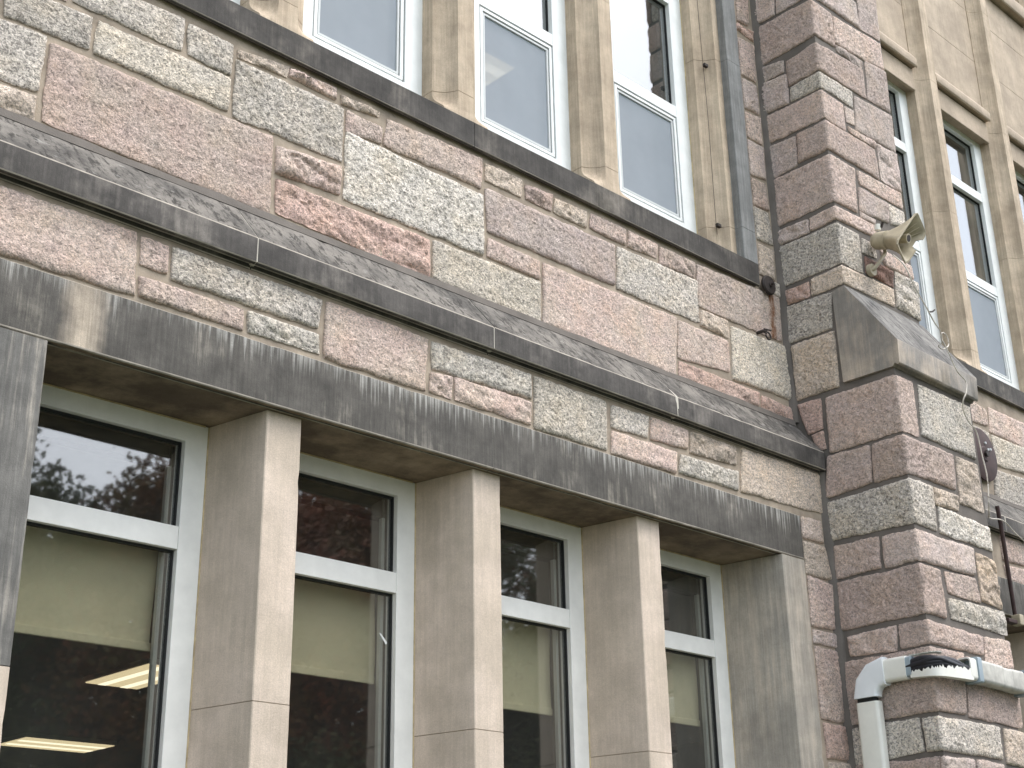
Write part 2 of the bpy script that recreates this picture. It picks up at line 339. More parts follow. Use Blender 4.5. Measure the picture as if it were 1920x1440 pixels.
# ------------------------------------------------------------------ the planes of the building
XI, XR = 7.725, 8.70          # buttress flanks
YU, YL = .167, 0.0            # upper wall face, lower wall face
YBU, YBL = -.343, -.64        # buttress faces
FS = -.06                     # the bay beyond the buttress stands this much forward
PLANES = dict(U=YU, L=YL, K=YU+FS, KL=YL+FS)
def surf(pl, s, t, h):
    if pl in PLANES: return (s, PLANES[pl]-h, t)
    yc = YBU if pl == 'BU' else YBL; r = .016
    if s < -r: return (XI-h, yc-s, t)
    if s > r: return (XI+s, yc-h, t)
    a = (s+r)/(2*r)*math.pi/2
    return (XI+r-(r+h)*math.cos(a), yc+r-(r+h)*math.sin(a), t)
def stone(pl, mat, rough, q, parent, cell=.011):
    """one rock-faced block: a relief grid over the quad q (TL TR BR BL in wall coordinates) with a skirt into the joint"""
    g_ = .006 if pl[0] == 'B' else .0045
    P = [(q[0]-g_, q[1]+g_), (q[2]+g_, q[3]+g_), (q[4]+g_, q[5]-g_), (q[6]-g_, q[7]-g_)]
    wd = (abs(P[1][0]-P[0][0])+abs(P[2][0]-P[3][0]))/2; ht = (abs(P[0][1]-P[3][1])+abs(P[1][1]-P[2][1]))/2
    nu = max(4, min(110, round(wd/cell))); nv = max(3, min(44, round(ht/cell)))
    us = [i/nu for i in range(nu+1)]; vs_ = [j/nv for j in range(nv+1)]
    e = min(.4, .003/max(wd, .02)); us = [0, e]+us[1:-1]+[1-e, 1]
    e = min(.4, .003/max(ht, .02)); vs_ = [0, e]+vs_[1:-1]+[1-e, 1]
    sd_ = random.uniform(0, 90); amp = .0095*rough*random.uniform(.7, 1.3)
    tl = (random.uniform(-.008, .008), random.uniform(-.007, .007)); lift = random.uniform(.002, .009)
    verts = []; nU = len(us); nV = len(vs_)
    small = min(1, min(wd, ht)/.16)
    for j, v in enumerate(vs_):
        for i, u in enumerate(us):
            s = (P[0][0]*(1-u)+P[1][0]*u)*(1-v)+(P[3][0]*(1-u)+P[2][0]*u)*v
            t = (P[0][1]*(1-u)+P[1][1]*u)*(1-v)+(P[3][1]*(1-u)+P[2][1]*u)*v
            d = min(u*wd, (1-u)*wd, v*ht, (1-v)*ht)
            ed = max(0, 1-d/.03)
            js = noise.noise((s*8+sd_, t*8, 1))*.008+noise.noise((s*45+sd_, t*45, 5))*.0055
            jt = noise.noise((s*8+sd_, t*8, 7))*.008+noise.noise((s*45+sd_, t*45, 9))*.0055
            # rounded, broken arrises
            cu = min(u*wd, (1-u)*wd); cv = min(v*ht, (1-v)*ht)
            if cu < .02 and cv < .02:
                pull = .003*(1-cu/.02)*(1-cv/.02); js += pull if u < .5 else -pull; jt += -pull if v < .5 else pull
            k = min(1, d/(.011*small+.003)); k = k**.6; k3 = min(1, d/.03)
            f = noise.fractal((s*3.5+sd_, t*3.5, sd_), .8, 2.1, 2)*amp*.55
            f += (abs(noise.noise((s*14+sd_, t*19, 3)))-.25)*amp*.7
            f += (abs(noise.noise((s*38+sd_, t*46, 2)))-.25)*amp*.95+noise.noise((s*80, t*80, sd_))*amp*.5
            if rough > 1.15:
                q_ = noise.noise((s*6+t*4+sd_, t*9, 8)); f += (abs(q_)-.2)*amp*2.2+(.5*amp if q_ > .12 else 0)
                f -= amp*.9*max(0, v-.55)*(1+noise.noise((s*11, sd_, 4)))
            h = -.006+k*(.006+lift*small*(.55+.45*k3)+(u-.5)*tl[0]+(v-.5)*tl[1]+f*(.45+.55*k3))
            verts.append(surf(pl, s+js*ed*small, t+jt*ed*small, h))
    faces = [(j*nU+i, (j+1)*nU+i, (j+1)*nU+i+1, j*nU+i+1) for j in range(nV-1) for i in range(nU-1)]
    ring = [i for i in range(nU)]+[j*nU+nU-1 for j in range(1, nV)]+[(nV-1)*nU+i for i in range(nU-2, -1, -1)]+[j*nU for j in range(nV-2, 0, -1)]
    base = len(verts)
    for r_ in ring:
        j, i = divmod(r_, nU); u, v = us[i], vs_[j]
        s = (P[0][0]*(1-u)+P[1][0]*u)*(1-v)+(P[3][0]*(1-u)+P[2][0]*u)*v
        t = (P[0][1]*(1-u)+P[1][1]*u)*(1-v)+(P[3][1]*(1-u)+P[2][1]*u)*v
        verts.append(surf(pl, s, t, -.05))
    n = len(ring)
    for k in range(n): faces.append((ring[k], ring[(k+1) % n], base+(k+1) % n, base+k))
    return mesh_obj('stone', verts, faces, M[mat], parent, True, 48)
def ashlar(pl, s0, s1, t0, t1, parent, mats, hmin=.15, hmax=.34, wmin=.28, wmax=.95):
    t = t0
    while t < t1-.05:
        h = min(random.uniform(hmin, hmax), t1-t)
        if t1-(t+h) < hmin*.7: h = t1-t
        s = s0
        while s < s1-.05:
            wd = min(random.uniform(wmin, wmax), s1-s)
            if s1-(s+wd) < wmin*.7: wd = s1-s
            a, b, c, d = s+.012, s+wd-.012, t+.011, t+h-.011
            if h > .26 and wd < .6 and random.random() < .4:
                m = c+(d-c)*random.choice((.4, .6))
                stone(pl, random.choice(mats), 1, [a, d, b, d, b, m+.011, a, m+.011], parent, .035)
                stone(pl, random.choice(mats), 1.2, [a, m-.011, b, m-.011, b, c, a, c], parent, .035)
            else: stone(pl, random.choice(mats), 1, [a, d, b, d, b, c, a, c], parent, .035)
            s += wd
        t += h

# ------------------------------------------------------------------ ground
g = mesh_obj('ground', [(-400, -400, 0), (400, -400, 0), (400, 400, 0), (-400, 400, 0)], [(0, 1, 2, 3)], M['grass']); tag(g, kind='structure')
g = mesh_obj('path', [(-40, -9, .004), (60, -9, .004), (60, -1.6, .004), (-40, -1.6, .004)], [(0, 1, 2, 3)], M['asphalt']); tag(g, kind='structure')

# ------------------------------------------------------------------ the building
B = tag(empty('stone_building'), 'pink and grey granite building with sandstone window surrounds, dark ledges and a stepped buttress', 'building')
def wall(name, boxes, mat):
    bm = bmesh.new()
    for b_ in boxes: bm_box(bm, *b_)
    return bm_obj(name, bm, mat, B)
up_wall = wall('upper_wall', [(-1.5, 7.74, .179, .70, 4.62, 5.93), (7.36, 7.74, .179, .70, 5.932, 9.6), (-1.5, 2.12, .179, .70, 5.932, 9.6)], M['mortar'])
low_wall = wall('lower_wall', [(-1.5, 7.74, .012, .70, 4.229, 4.62), (7.38, 7.74, .012, .70, 0, 4.228), (-1.5, 2.10, .012, .70, 0, 4.228), (2.10, 7.38, .012, .70, 0, 1.40)], M['mortar'])
but = wall('buttress', [(XI+.012, XR, YBU+.012, .3, 5.161, 9.6), (XI+.012, XR, YBL+.012, .28, 0, 5.16)], M['mortar_grey'])
far_wall = wall('far_wall', [(XR-.02, 15, YU+FS+.012, .64, 4.62, 5.93), (XR-.02, 9.02, YU+FS+.012, .64, 5.932, 12.5), (XR-.02, 15, YL+FS+.012, .64, 4.229, 4.62), (XR-.02, 9.25, YL+FS+.012, .64, 0, 4.228), (9.25, 15, YL+FS+.012, .64, 0, 1.4)], M['mortar'])
STONES = """U grey 1 1.979 5.633 2.399 5.644 2.4 5.475 2.005 5.458
U grey 1 2.297 5.837 2.866 5.872 2.869 5.688 2.3 5.69
U sage 1 2.434 5.642 3.15 5.661 3.143 5.468 2.429 5.467
U grey 1 2.897 5.862 3.142 5.856 3.144 5.679 2.901 5.688
U grey 1 1.909 5.423 2.195 5.444 2.189 5.153 1.931 5.134
U tan 1.4 1.942 5.104 2.185 5.124 2.186 5.005 1.947 5.01
U pink 1 2.221 5.421 3.408 5.434 3.414 5.008 2.228 5.016
U grey 1 3.173 5.782 3.838 5.79 3.837 5.47 3.174 5.456
U tan 2 3.179 5.843 3.485 5.886 3.471 5.822 3.182 5.804
U rose 1.6 3.496 5.88 3.787 5.894 3.784 5.826 3.493 5.832
U tan 2 3.824 5.868 4.081 5.874 4.074 5.844 3.83 5.817
U rose 1.3 3.862 5.792 4.098 5.781 4.096 5.687 3.86 5.666
U rose 1 4.137 5.855 4.835 5.892 4.825 5.695 4.118 5.683
U white 1 3.863 5.661 4.841 5.652 4.836 5.269 3.86 5.257
U pink 1.6 3.438 5.396 3.836 5.437 3.832 5.271 3.436 5.245
U salmon 1.5 3.441 5.208 4.439 5.222 4.444 4.996 3.452 5.026
U tan 1.6 4.863 5.869 5.157 5.879 5.146 5.762 4.861 5.761
U rose 1.5 5.185 5.854 5.41 5.875 5.398 5.761 5.19 5.766
U tan 1.2 5.433 5.859 5.714 5.873 5.7 5.757 5.421 5.764
U rose 1 5.754 5.876 6.074 5.88 6.058 5.761 5.74 5.771
U rose 1.3 6.099 5.878 6.384 5.884 6.359 5.782 6.081 5.765
U rose 1.3 6.399 5.873 6.756 5.88 6.745 5.766 6.388 5.746
U mauve 1 4.862 5.709 5.954 5.724 5.946 5.448 4.871 5.43
U pink 1 4.878 5.392 5.286 5.384 5.278 5.267 4.872 5.275
U sage 1 4.469 5.233 5.29 5.247 5.281 4.992 4.466 5
U grey 1 5.979 5.725 6.765 5.749 6.755 5.444 5.959 5.431
U pink 1 5.317 5.384 6.525 5.404 6.475 4.984 5.299 4.994
U pink 1 6.54 5.393 7.056 5.396 7.047 5.175 6.515 5.126
U salmon 1.5 6.523 5.103 7.354 5.106 7.322 4.994 6.512 4.987
U salmon 1.3 7.383 5.098 7.743 5.087 7.731 4.97 7.367 4.987
U sage 1 7.1 5.518 7.722 5.552 7.748 5.159 7.076 5.134
U tan 1.3 6.787 5.543 7.069 5.548 7.066 5.426 6.775 5.427
U rust 1 6.772 5.874 7.695 5.923 7.676 5.579 6.773 5.561
U sage 1 7.655 6.031 7.711 6.029 7.709 5.927 7.648 5.941
U tan 1 7.51 6.29 7.679 6.29 7.657 6.044 7.489 6.047
U grey 1 7.493 6.58 7.658 6.586 7.685 6.331 7.496 6.323
U rose 1 7.518 8.469 7.668 8.498 7.638 8.214 7.503 8.191
U salmon 2 7.493 8.161 7.686 8.174 7.681 8.089 7.493 8.108
U rose 1 7.49 8.034 7.689 8.049 7.67 7.708 7.486 7.699
U mauve 1 7.489 7.667 7.66 7.679 7.671 7.426 7.494 7.409
U rose 1 7.498 7.374 7.678 7.398 7.661 7.16 7.497 7.167
U mauve 1 7.493 7.136 7.676 7.144 7.666 6.869 7.494 6.852
U rose 1 7.497 6.817 7.665 6.831 7.67 6.612 7.494 6.59
L pink 1 1.836 4.533 2.634 4.549 2.646 4.254 1.875 4.247
L rose 1 2.658 4.54 2.793 4.538 2.79 4.407 2.663 4.407
L rose 1 2.665 4.352 3.19 4.358 3.193 4.261 2.671 4.26
L grey 1 2.816 4.544 3.621 4.544 3.606 4.391 2.816 4.389
L white 1.3 3.219 4.359 3.613 4.36 3.621 4.267 3.228 4.261
L pink 1 3.65 4.547 4.285 4.538 4.273 4.252 3.652 4.254
L white 1 4.32 4.533 5.021 4.548 5.021 4.405 4.321 4.386
L pink 1.2 4.314 4.364 4.451 4.37 4.45 4.255 4.308 4.258
L pink 1.2 4.476 4.378 5.019 4.383 5.015 4.257 4.476 4.258
L sage 1 5.051 4.544 5.619 4.542 5.616 4.252 5.041 4.243
L grey 1 5.671 4.533 5.987 4.543 5.969 4.411 5.662 4.402
L pink 1 5.668 4.377 6.229 4.38 6.207 4.245 5.651 4.242
L pink 1 6.013 4.548 6.35 4.55 6.337 4.425 6.002 4.412
L tan 1.5 6.374 4.543 6.816 4.551 6.802 4.436 6.361 4.41
L white 1 6.263 4.374 6.823 4.389 6.802 4.27 6.242 4.26
L tan 1 6.871 4.557 7.717 4.568 7.701 4.3 6.839 4.268
L pink 1 7.458 4.23 7.672 4.236 7.678 4.093 7.454 4.094
L tan 1 7.456 4.059 7.683 4.069 7.731 3.853 7.452 3.855
L rose 1 7.464 3.834 7.73 3.826 7.703 3.53 7.46 3.521
L mauve 1 7.465 3.495 7.725 3.499 7.71 3.415 7.465 3.417
L rose 1 7.474 3.39 7.745 3.388 7.703 2.952 7.465 2.948
L salmon 1 7.485 2.922 7.752 2.924 7.724 2.722 7.489 2.715
L tan 1 7.497 2.694 7.725 2.696 7.708 2.536 7.49 2.548
BU mauve 1 -0.521 8.548 -0.326 8.538 -0.336 8.262 -0.523 8.266
BU mauve 1 -0.295 8.52 0.653 8.518 0.658 8.285 -0.314 8.259
BU dusk 1 -0.502 8.222 0.273 8.216 0.267 7.919 -0.509 7.881
BU mauve 1 -0.506 7.859 -0.304 7.826 -0.306 7.732 -0.511 7.733
BU dusk 1 -0.277 7.804 0.629 7.889 0.625 7.625 -0.268 7.591
BU mauve 1 -0.512 7.718 -0.285 7.698 -0.289 7.444 -0.53 7.459
BU grey 1 -0.259 7.568 0.428 7.59 0.413 7.452 -0.268 7.449
BU dusk 1 -0.496 7.427 0.274 7.412 0.271 7.187 -0.496 7.199
BU mauve 1 -0.504 7.162 -0.269 7.152 -0.281 6.908 -0.499 6.902
BU dusk 1 -0.247 7.154 0.652 7.19 0.665 6.94 -0.263 6.925
BU dusk 1 -0.486 6.874 0.316 6.884 0.291 6.52 -0.503 6.498
BU mauve 1.2 -0.499 6.46 -0.238 6.448 -0.241 6.35 -0.508 6.345
BU dusk 1 -0.216 6.453 0.509 6.491 0.518 6.397 -0.223 6.354
BU grey 1 -0.507 6.322 0.273 6.33 0.273 6.028 -0.494 6.019
BU salmon 1.3 -0.489 5.973 -0.288 5.973 -0.29 5.866 -0.493 5.869
BU tan 1 -0.261 5.984 0.655 6.025 0.649 5.891 -0.265 5.861
BU grey 1 -0.492 5.848 -0.117 5.831 -0.142 5.571 -0.502 5.578
BU tan 1.1 -0.476 5.542 -0.13 5.547 -0.137 5.144 -0.473 5.142
BU salmon 1 -0.473 5.1 -0.291 5.101 -0.302 4.892 -0.407 4.874
BU salmon 1 -0.385 4.855 -0.298 4.866 -0.291 4.744 -0.345 4.743
BL dusk 1 -0.544 5.088 0.208 5.091 0.207 4.718 -0.555 4.704
BL dusk 1 -0.575 4.68 -0.259 4.674 -0.271 4.428 -0.626 4.404
BL dusk 1 -0.23 4.672 0.615 4.683 0.589 4.437 -0.25 4.423
BL grey 1 -0.628 4.364 0.279 4.393 0.27 4.097 -0.645 4.117
BL dusk 1 -0.6 4.066 -0.274 4.062 -0.28 3.867 -0.605 3.857
BL mauve 1 -0.242 4.055 0.714 4.054 0.675 3.871 -0.242 3.859
BL dusk 1 -0.606 3.827 0.239 3.834 0.242 3.534 -0.617 3.524
BL dusk 1.2 -0.572 3.474 -0.223 3.484 -0.237 3.338 -0.562 3.351
BL dusk 1 -0.198 3.486 0.664 3.468 0.643 3.356 -0.202 3.344
BL dusk 1 -0.616 3.312 0.395 3.324 0.32 2.951 -0.63 2.939
BL grey 1 -0.618 2.902 -0.143 2.913 -0.138 2.721 -0.618 2.699
BL grey 1 -0.12 2.907 0.713 2.905 0.701 2.715 -0.109 2.718
BL dusk 1 -0.614 2.68 -0.041 2.673 -0.056 2.495 -0.622 2.515
BL mauve 1 -0.027 2.677 0.348 2.682 0.321 2.51 -0.046 2.504
BU mauve 1 0.718 8.765 0.977 8.814 0.956 8.315 0.669 8.283
BU rose 1 0.295 8.207 0.943 8.275 0.955 8.03 0.286 7.96
BU mauve 1.3 0.284 7.939 0.631 7.96 0.618 7.897 0.29 7.894
BU mauve 1 0.685 7.991 0.965 8.018 0.962 7.65 0.655 7.631
BU mauve 1 0.301 7.41 0.414 7.422 0.407 7.299 0.305 7.285
BU mauve 1 0.464 7.568 0.967 7.617 0.959 7.29 0.417 7.264
BU rose 1.2 0.315 7.241 0.671 7.256 0.659 7.201 0.325 7.207
BU mauve 1.2 0.695 7.255 0.967 7.27 0.958 6.948 0.695 6.944
BU rose 1 0.363 6.892 0.954 6.928 0.949 6.797 0.377 6.787
BU mauve 1 0.359 6.75 0.74 6.751 0.717 6.586 0.337 6.558
BU mauve 1.3 0.333 6.536 0.524 6.542 0.516 6.501 0.337 6.502
BU grey 1 0.765 6.758 0.955 6.768 0.958 6.649 0.752 6.594
BU grey 1 0.31 6.314 0.474 6.316 0.481 6.221 0.301 6.201
BU dark 1.4 0.323 6.179 0.666 6.172 0.659 6.046 0.318 6.051
BU rose 1.1 0.55 6.317 0.962 6.312 0.96 6.21 0.593 6.19
BU grey 1.2 0.72 6.195 1.023 6.196 0.987 5.886 0.676 5.899
BL white 1 0.286 5.097 0.935 5.105 0.921 4.725 0.249 4.736
BL tan 1.2 0.657 4.677 0.933 4.681 0.935 4.35 0.628 4.352
BL tan 1.3 0.303 4.388 0.603 4.393 0.583 4.29 0.309 4.278
BL white 1 0.338 4.266 0.979 4.247 0.969 4.09 0.314 4.091
BL apricot 1.8 0.741 4.03 0.976 4.016 0.98 3.693 0.734 3.718
BL rose 1 0.297 3.834 0.675 3.849 0.702 3.702 0.315 3.699
BL white 1.2 0.305 3.66 1 3.68 1.006 3.528 0.307 3.543
BL rose 1 0.691 3.47 1.006 3.484 1.008 3.305 0.662 3.289
BL dusk 1.1 0.428 3.312 1.044 3.286 1.018 2.938 0.36 2.941
BL tan 1 0.772 2.902 1.037 2.901 1 2.683 0.755 2.695
BL mauve 1 0.383 2.682 0.705 2.678 0.678 2.512 0.357 2.51
K rose 1 10.12 5.784 10.437 5.754 10.423 5.615 10.101 5.59
K pink 1 10.482 5.789 11.224 5.803 11.143 5.551 10.446 5.574
K sage 1 10.464 5.546 11.196 5.568 11.119 5.331 10.441 5.287
K grey 1 10.408 5.234 11.101 5.275 11.001 4.965 10.373 4.965
K grey 1 10.143 5.559 10.412 5.547 10.388 5.284 10.11 5.257
KL rose 1 10.01 4.577 10.556 4.592 10.494 4.4 9.999 4.373
KL rose 1 10.003 4.332 10.482 4.364 10.442 4.238 10.026 4.22"""
PAR = dict(U=up_wall, L=low_wall, BU=but, BL=but, K=far_wall, KL=far_wall)
for ln in STONES.split('\n'):
    a = ln.split(); stone(a[0], a[1], float(a[2]), [float(v) for v in a[3:]], PAR[a[0]])
cool = ['pink', 'grey', 'rose', 'sage', 'tan', 'mauve', 'salmon']
ashlar('U', -1.5, 1.90, 4.985, 5.905, up_wall, cool); ashlar('L', -1.5, 1.82, 4.24, 4.555, low_wall, cool)
ashlar('L', -1.5, 2.04, 1.4, 4.22, low_wall, cool); ashlar('L', -1.5, 7.70, .1, 1.38, low_wall, cool); ashlar('L', 7.455, 7.70, 1.4, 2.36, low_wall, cool, wmin=.3)
ashlar('U', -1.5, 2.04, 5.93, 9.5, up_wall, cool); ashlar('U', 7.49, 7.70, 8.52, 9.5, up_wall, cool, wmin=.3)
butm = ['dusk', 'mauve', 'dusk', 'grey', 'rose']
ashlar('BU', -.50, .69, 8.55, 8.81, but, butm); ashlar('BU', -.50, .96, 8.83, 9.5, but, butm); ashlar('U', 1.91, 2.28, 5.66, 5.90, up_wall, cool); ashlar('BL', -.60, .96, .1, 2.34, but, butm)
ashlar('K', 11.15, 14.9, 4.985, 5.905, far_wall, cool); ashlar('KL', 10.45, 14.9, 4.24, 4.555, far_wall, cool)

# --- the weathered string course (sloping ledge) that steps the wall back
def ledge_run(par, xs, dy):
    prof = [(.26+dy, 4.995), (YU+dy+.002, 4.973), (-.05+dy, 4.712), (-.05+dy, 4.586), (-.026+dy, 4.580), (-.020+dy, 4.596), (-.004+dy, 4.596), (.004+dy, 4.572), (.26+dy, 4.572)]
    core = [(.25+dy, 4.985), (YU+dy+.004, 4.9705), (-.048+dy, 4.7095), (-.048+dy, 4.5885), (.25+dy, 4.575)]
    for x in xs[1:-1]: extr('joint_mortar', core, 'x', x-.012, x+.012, M['joint'], par, 0)
    for a, b_ in zip(xs, xs[1:]): extr('ledge_block', prof, 'x', a+.0035, b_-.0035, [M['ledge'], M['crust'], M['ledge'], M['arris']], par, .004)
    bm = bmesh.new(); n = 160; ring = []
    for i in range(n+1):
        x = xs[0]+(xs[-1]-xs[0])*i/n; k = .017+noise.noise((x*4, 3, dy))*.009
        ring.append([bm.verts.new(p) for p in ((x, YU+dy+.03, 4.978+k*1.5), (x, YU+dy-.002-k*.3, 4.974+k*1.3), (x, YU+dy-k*1.2, 4.966-k*.9), (x, YU+dy+.03, 4.95))])
    for i in range(n):
        for k in range(3): bm.faces.new((ring[i][k], ring[i+1][k], ring[i+1][k+1], ring[i][k+1]))
    bm_obj('mortar_fillet', bm, M['mortar_grey'], par, True, 60)
led = empty('ledge', (4, 0, 4.6), B); ledge_run(led, [-1.26, .23, 1.72, 3.215, 4.704, 6.198, 7.716], 0)
led2 = empty('ledge', (11, 0, 4.6), B); ledge_run(led2, [8.71, 10.02, 11.5, 13.0, 14.5], FS)

# --- lower window bay
lin_ = empty('lintel', (4.7, 0, 4), B)
def lintel_run(par, xs, dy):
    prof = [(.46+dy, 4.2285), (0+dy, 4.2285), (0+dy, 3.947), (.004+dy, 3.940), (.030+dy, 3.940), (.030+dy, 3.956), (.044+dy, 3.956), (.044+dy, 3.940), (.46+dy, 3.940)]
    for a, b_ in zip(xs, xs[1:]): extr('lintel_block', prof, 'x', a+.002, b_-.002, [M['lintel'], M['lintel'], M['soffit'], M['arris']], par, .003)
    for x in xs[1:-1]: extr('joint_mortar', [(.44+dy, 4.222), (.003+dy, 4.222), (.003+dy, 3.949), (.44+dy, 3.949)], 'x', x-.010, x+.010, M['joint'], par, 0)
lintel_run(lin_, [2.045, 4.735, 7.437], 0)
lin2 = empty('lintel', (11, 0, 4), B); lintel_run(lin2, [9.23, 11.9, 14.5], FS)
box('lintel_core', 2.0, 7.5, .462, .70, 3.90, 4.24, M['soffit'], B, 0); box('lintel_core', 9.2, 14.9, .40, .64, 3.90, 4.24, M['soffit'], B, 0)
JZ = 2.635
def low_mullion(c, dy=0):
    m = empty('mullion', (c, .06+dy, 1.42), B)
    prof = [(c-.095, .06+dy), (c+.095, .06+dy), (c+.165, .43+dy), (c+.165, .52+dy), (c-.165, .52+dy), (c-.165, .43+dy)]
    extr('mullion_block', prof, 'z', 1.42, JZ-.002, M['mullion'], m, .004)
    extr('mullion_block', prof, 'z', JZ+.002, 3.938, M['mullion'], m, .004)
    s = .004; extr('joint_mortar', [(c-.095+s, .06+dy+s), (c+.095-s, .06+dy+s), (c+.165-s, .43+dy), (c-.165+s, .43+dy)], 'z', JZ-.010, JZ+.010, M['mortar'], m, 0)
CL = [3.48, 4.74, 6.00]
for c in CL: low_mullion(c)
for c in (10.70, 11.96, 13.2): low_mullion(c, FS)
jr = empty('jamb', (7.3, 0, 1.42), B)
extr('jamb_block', [(7.200, .0), (7.437, .0), (7.437, .52), (7.13, .52), (7.13, .43), (7.193, .04)], 'z', 1.42, 3.936, M['jamb'], jr, .004)
jl = empty('jamb', (2.16, 0, 1.42), B)
extr('jamb_block', [(2.053, 0), (2.290, 0), (2.297, .04), (2.36, .43), (2.36, .52), (2.053, .52)][:2]+[(2.290, .03), (2.225, .43), (2.225, .52), (2.053, .52)], 'z', JZ+.002, 3.936, M['jamb_dark'], jl, .004)
extr('jamb_block', [(2.053, 0), (2.290, 0), (2.290, .03), (2.225, .43), (2.225, .52), (2.053, .52)], 'z', 1.42, JZ-.002, M['mullion'], jl, .004)
jf = empty('jamb', (9.35, 0, 1.42), B); extr('jamb_block', [(9.24, FS), (9.46, FS), (9.40, .43+FS), (9.40, .5), (9.24, .5)], 'z', 1.42, 3.936, M['jamb'], jf, .004)
box('window_sill', 2.05, 7.43, -.06, .6, 1.30, 1.42, M['sill'], B, .008); box('window_sill', 9.24, 14.5, -.12, .6, 1.30, 1.42, M['sill'], B, .008)

def frame_loop(name, x0, x1, z0, z1, wl, wr, wb, wt, y0, y1, mat, par, bevel=.002):
    """four mitre-less bars as one welded frame"""
    bm = bmesh.new()
    o = [(x0, z0), (x1, z0), (x1, z1), (x0, z1)]; i_ = [(x0+wl, z0+wb), (x1-wr, z0+wb), (x1-wr, z1-wt), (x0+wl, z1-wt)]
    v = {}
    for k, y in enumerate((y0, y1)):
        for t, pts in enumerate((o, i_)):
            for n_, p in enumerate(pts): v[k, t, n_] = bm.verts.new((p[0], y, p[1]))
    for n_ in range(4):
        m = (n_+1) % 4
        bm.faces.new((v[0, 0, n_], v[0, 0, m], v[0, 1, m], v[0, 1, n_])); bm.faces.new((v[1, 0, n_], v[1, 1, n_], v[1, 1, m], v[1, 0, m]))
        bm.faces.new((v[0, 0, n_], v[1, 0, n_], v[1, 0, m], v[0, 0, m])); bm.faces.new((v[0, 1, n_], v[0, 1, m], v[1, 1, m], v[1, 1, n_]))
    if bevel: bmesh.ops.bevel(bm, geom=bm.edges[:], offset=bevel, segments=1, affect='EDGES')
    return bm_obj(name, bm, mat, par)
def pane(name, x0, x1, z0, z1, y, mat, par, t=.006):
    return box(name, x0, x1, y, y+t, z0, z1, mat, par, 0)
def low_window(x0, x1, dy=0, blind=True, label=None):
    wn = empty('window', ((x0+x1)/2, .43+dy, 1.45), B); Y = .43+dy
    frame_loop('frame', x0, x1, 1.45, 3.938, .118, .118, .11, .093, Y, Y+.085, M['wframe'], wn)
    box('transom', x0+.1185, x1-.1185, Y+.003, Y+.08, 3.333, 3.438, M['wframe'], wn, .002)
    for z0, z1 in ((1.56, 3.333), (3.438, 3.845)):
        frame_loop('gasket', x0+.1185, x1-.1185, z0, z1, .008, .008, .010, .010, Y+.031, Y+.06, M['gasket'], wn, 0)
        pane('glass', x0+.121, x1-.121, z0+.003, z1-.003, Y+.04, M['glass'], wn)
    box('sash_channel', x1-.148, x1-.127, Y+.09, Y+.115, 1.56, 3.84, M['screenframe'], wn, .002)
    box('head_rail', x0+.118, x1-.118, Y+.09, Y+.16, 3.74, 3.84, M['gasket'], wn, .002)
    box('caulk', x1-.004, x1+.006, Y-.006, Y+.03, 1.45, 3.938, M['caulk'], wn, .003); box('caulk', x0+.02, x1-.02, Y-.006, Y+.02, 3.933, 3.9395, M['caulk'], wn, .002)
    return wn
LW = [(2.225, 3.315), (3.645, 4.575), (4.905, 5.835), (6.165, 7.13)]
for x0, x1 in LW: low_window(x0, x1)
for x0, x1 in ((9.40, 10.535), (10.865, 11.795), (12.125, 13.035)): low_window(x0, x1, FS)

# --- upper window bay
def sill_run(par, xs, dy):
    prof = [(.52+dy, 6.13), (.30+dy, 6.13), (.142+dy, 6.085), (.138+dy, 6.081), (.138+dy, 5.922), (.156+dy, 5.914), (.160+dy, 5.930), (.52+dy, 5.930)]
    for a, b_ in zip(xs, xs[1:]): extr('sill_block', prof, 'x', a+.002, b_-.002, [M['sill'], M['sill'], M['sill'], M['arris']], par, .003)
sl = empty('window_sill', (4.7, .14, 6), B); sill_run(sl, [2.05, 4.747, 7.433], 0)
sl2 = empty('window_sill', (11, .1, 6), B); sill_run(sl2, [8.75, 11.6, 14.5], FS)
def hollow(ax, ay, bx, by, n=5, d=.018):
    """points of a slightly concave chamfer from a to b"""
    out = []
    for i in range(n+1):
        t = i/n; k = 4*t*(1-t)*d; nx, ny = -(by-ay), (bx-ax); L = math.hypot(nx, ny); out.append((ax+(bx-ax)*t+nx/L*k, ay+(by-ay)*t+ny/L*k))
    return out
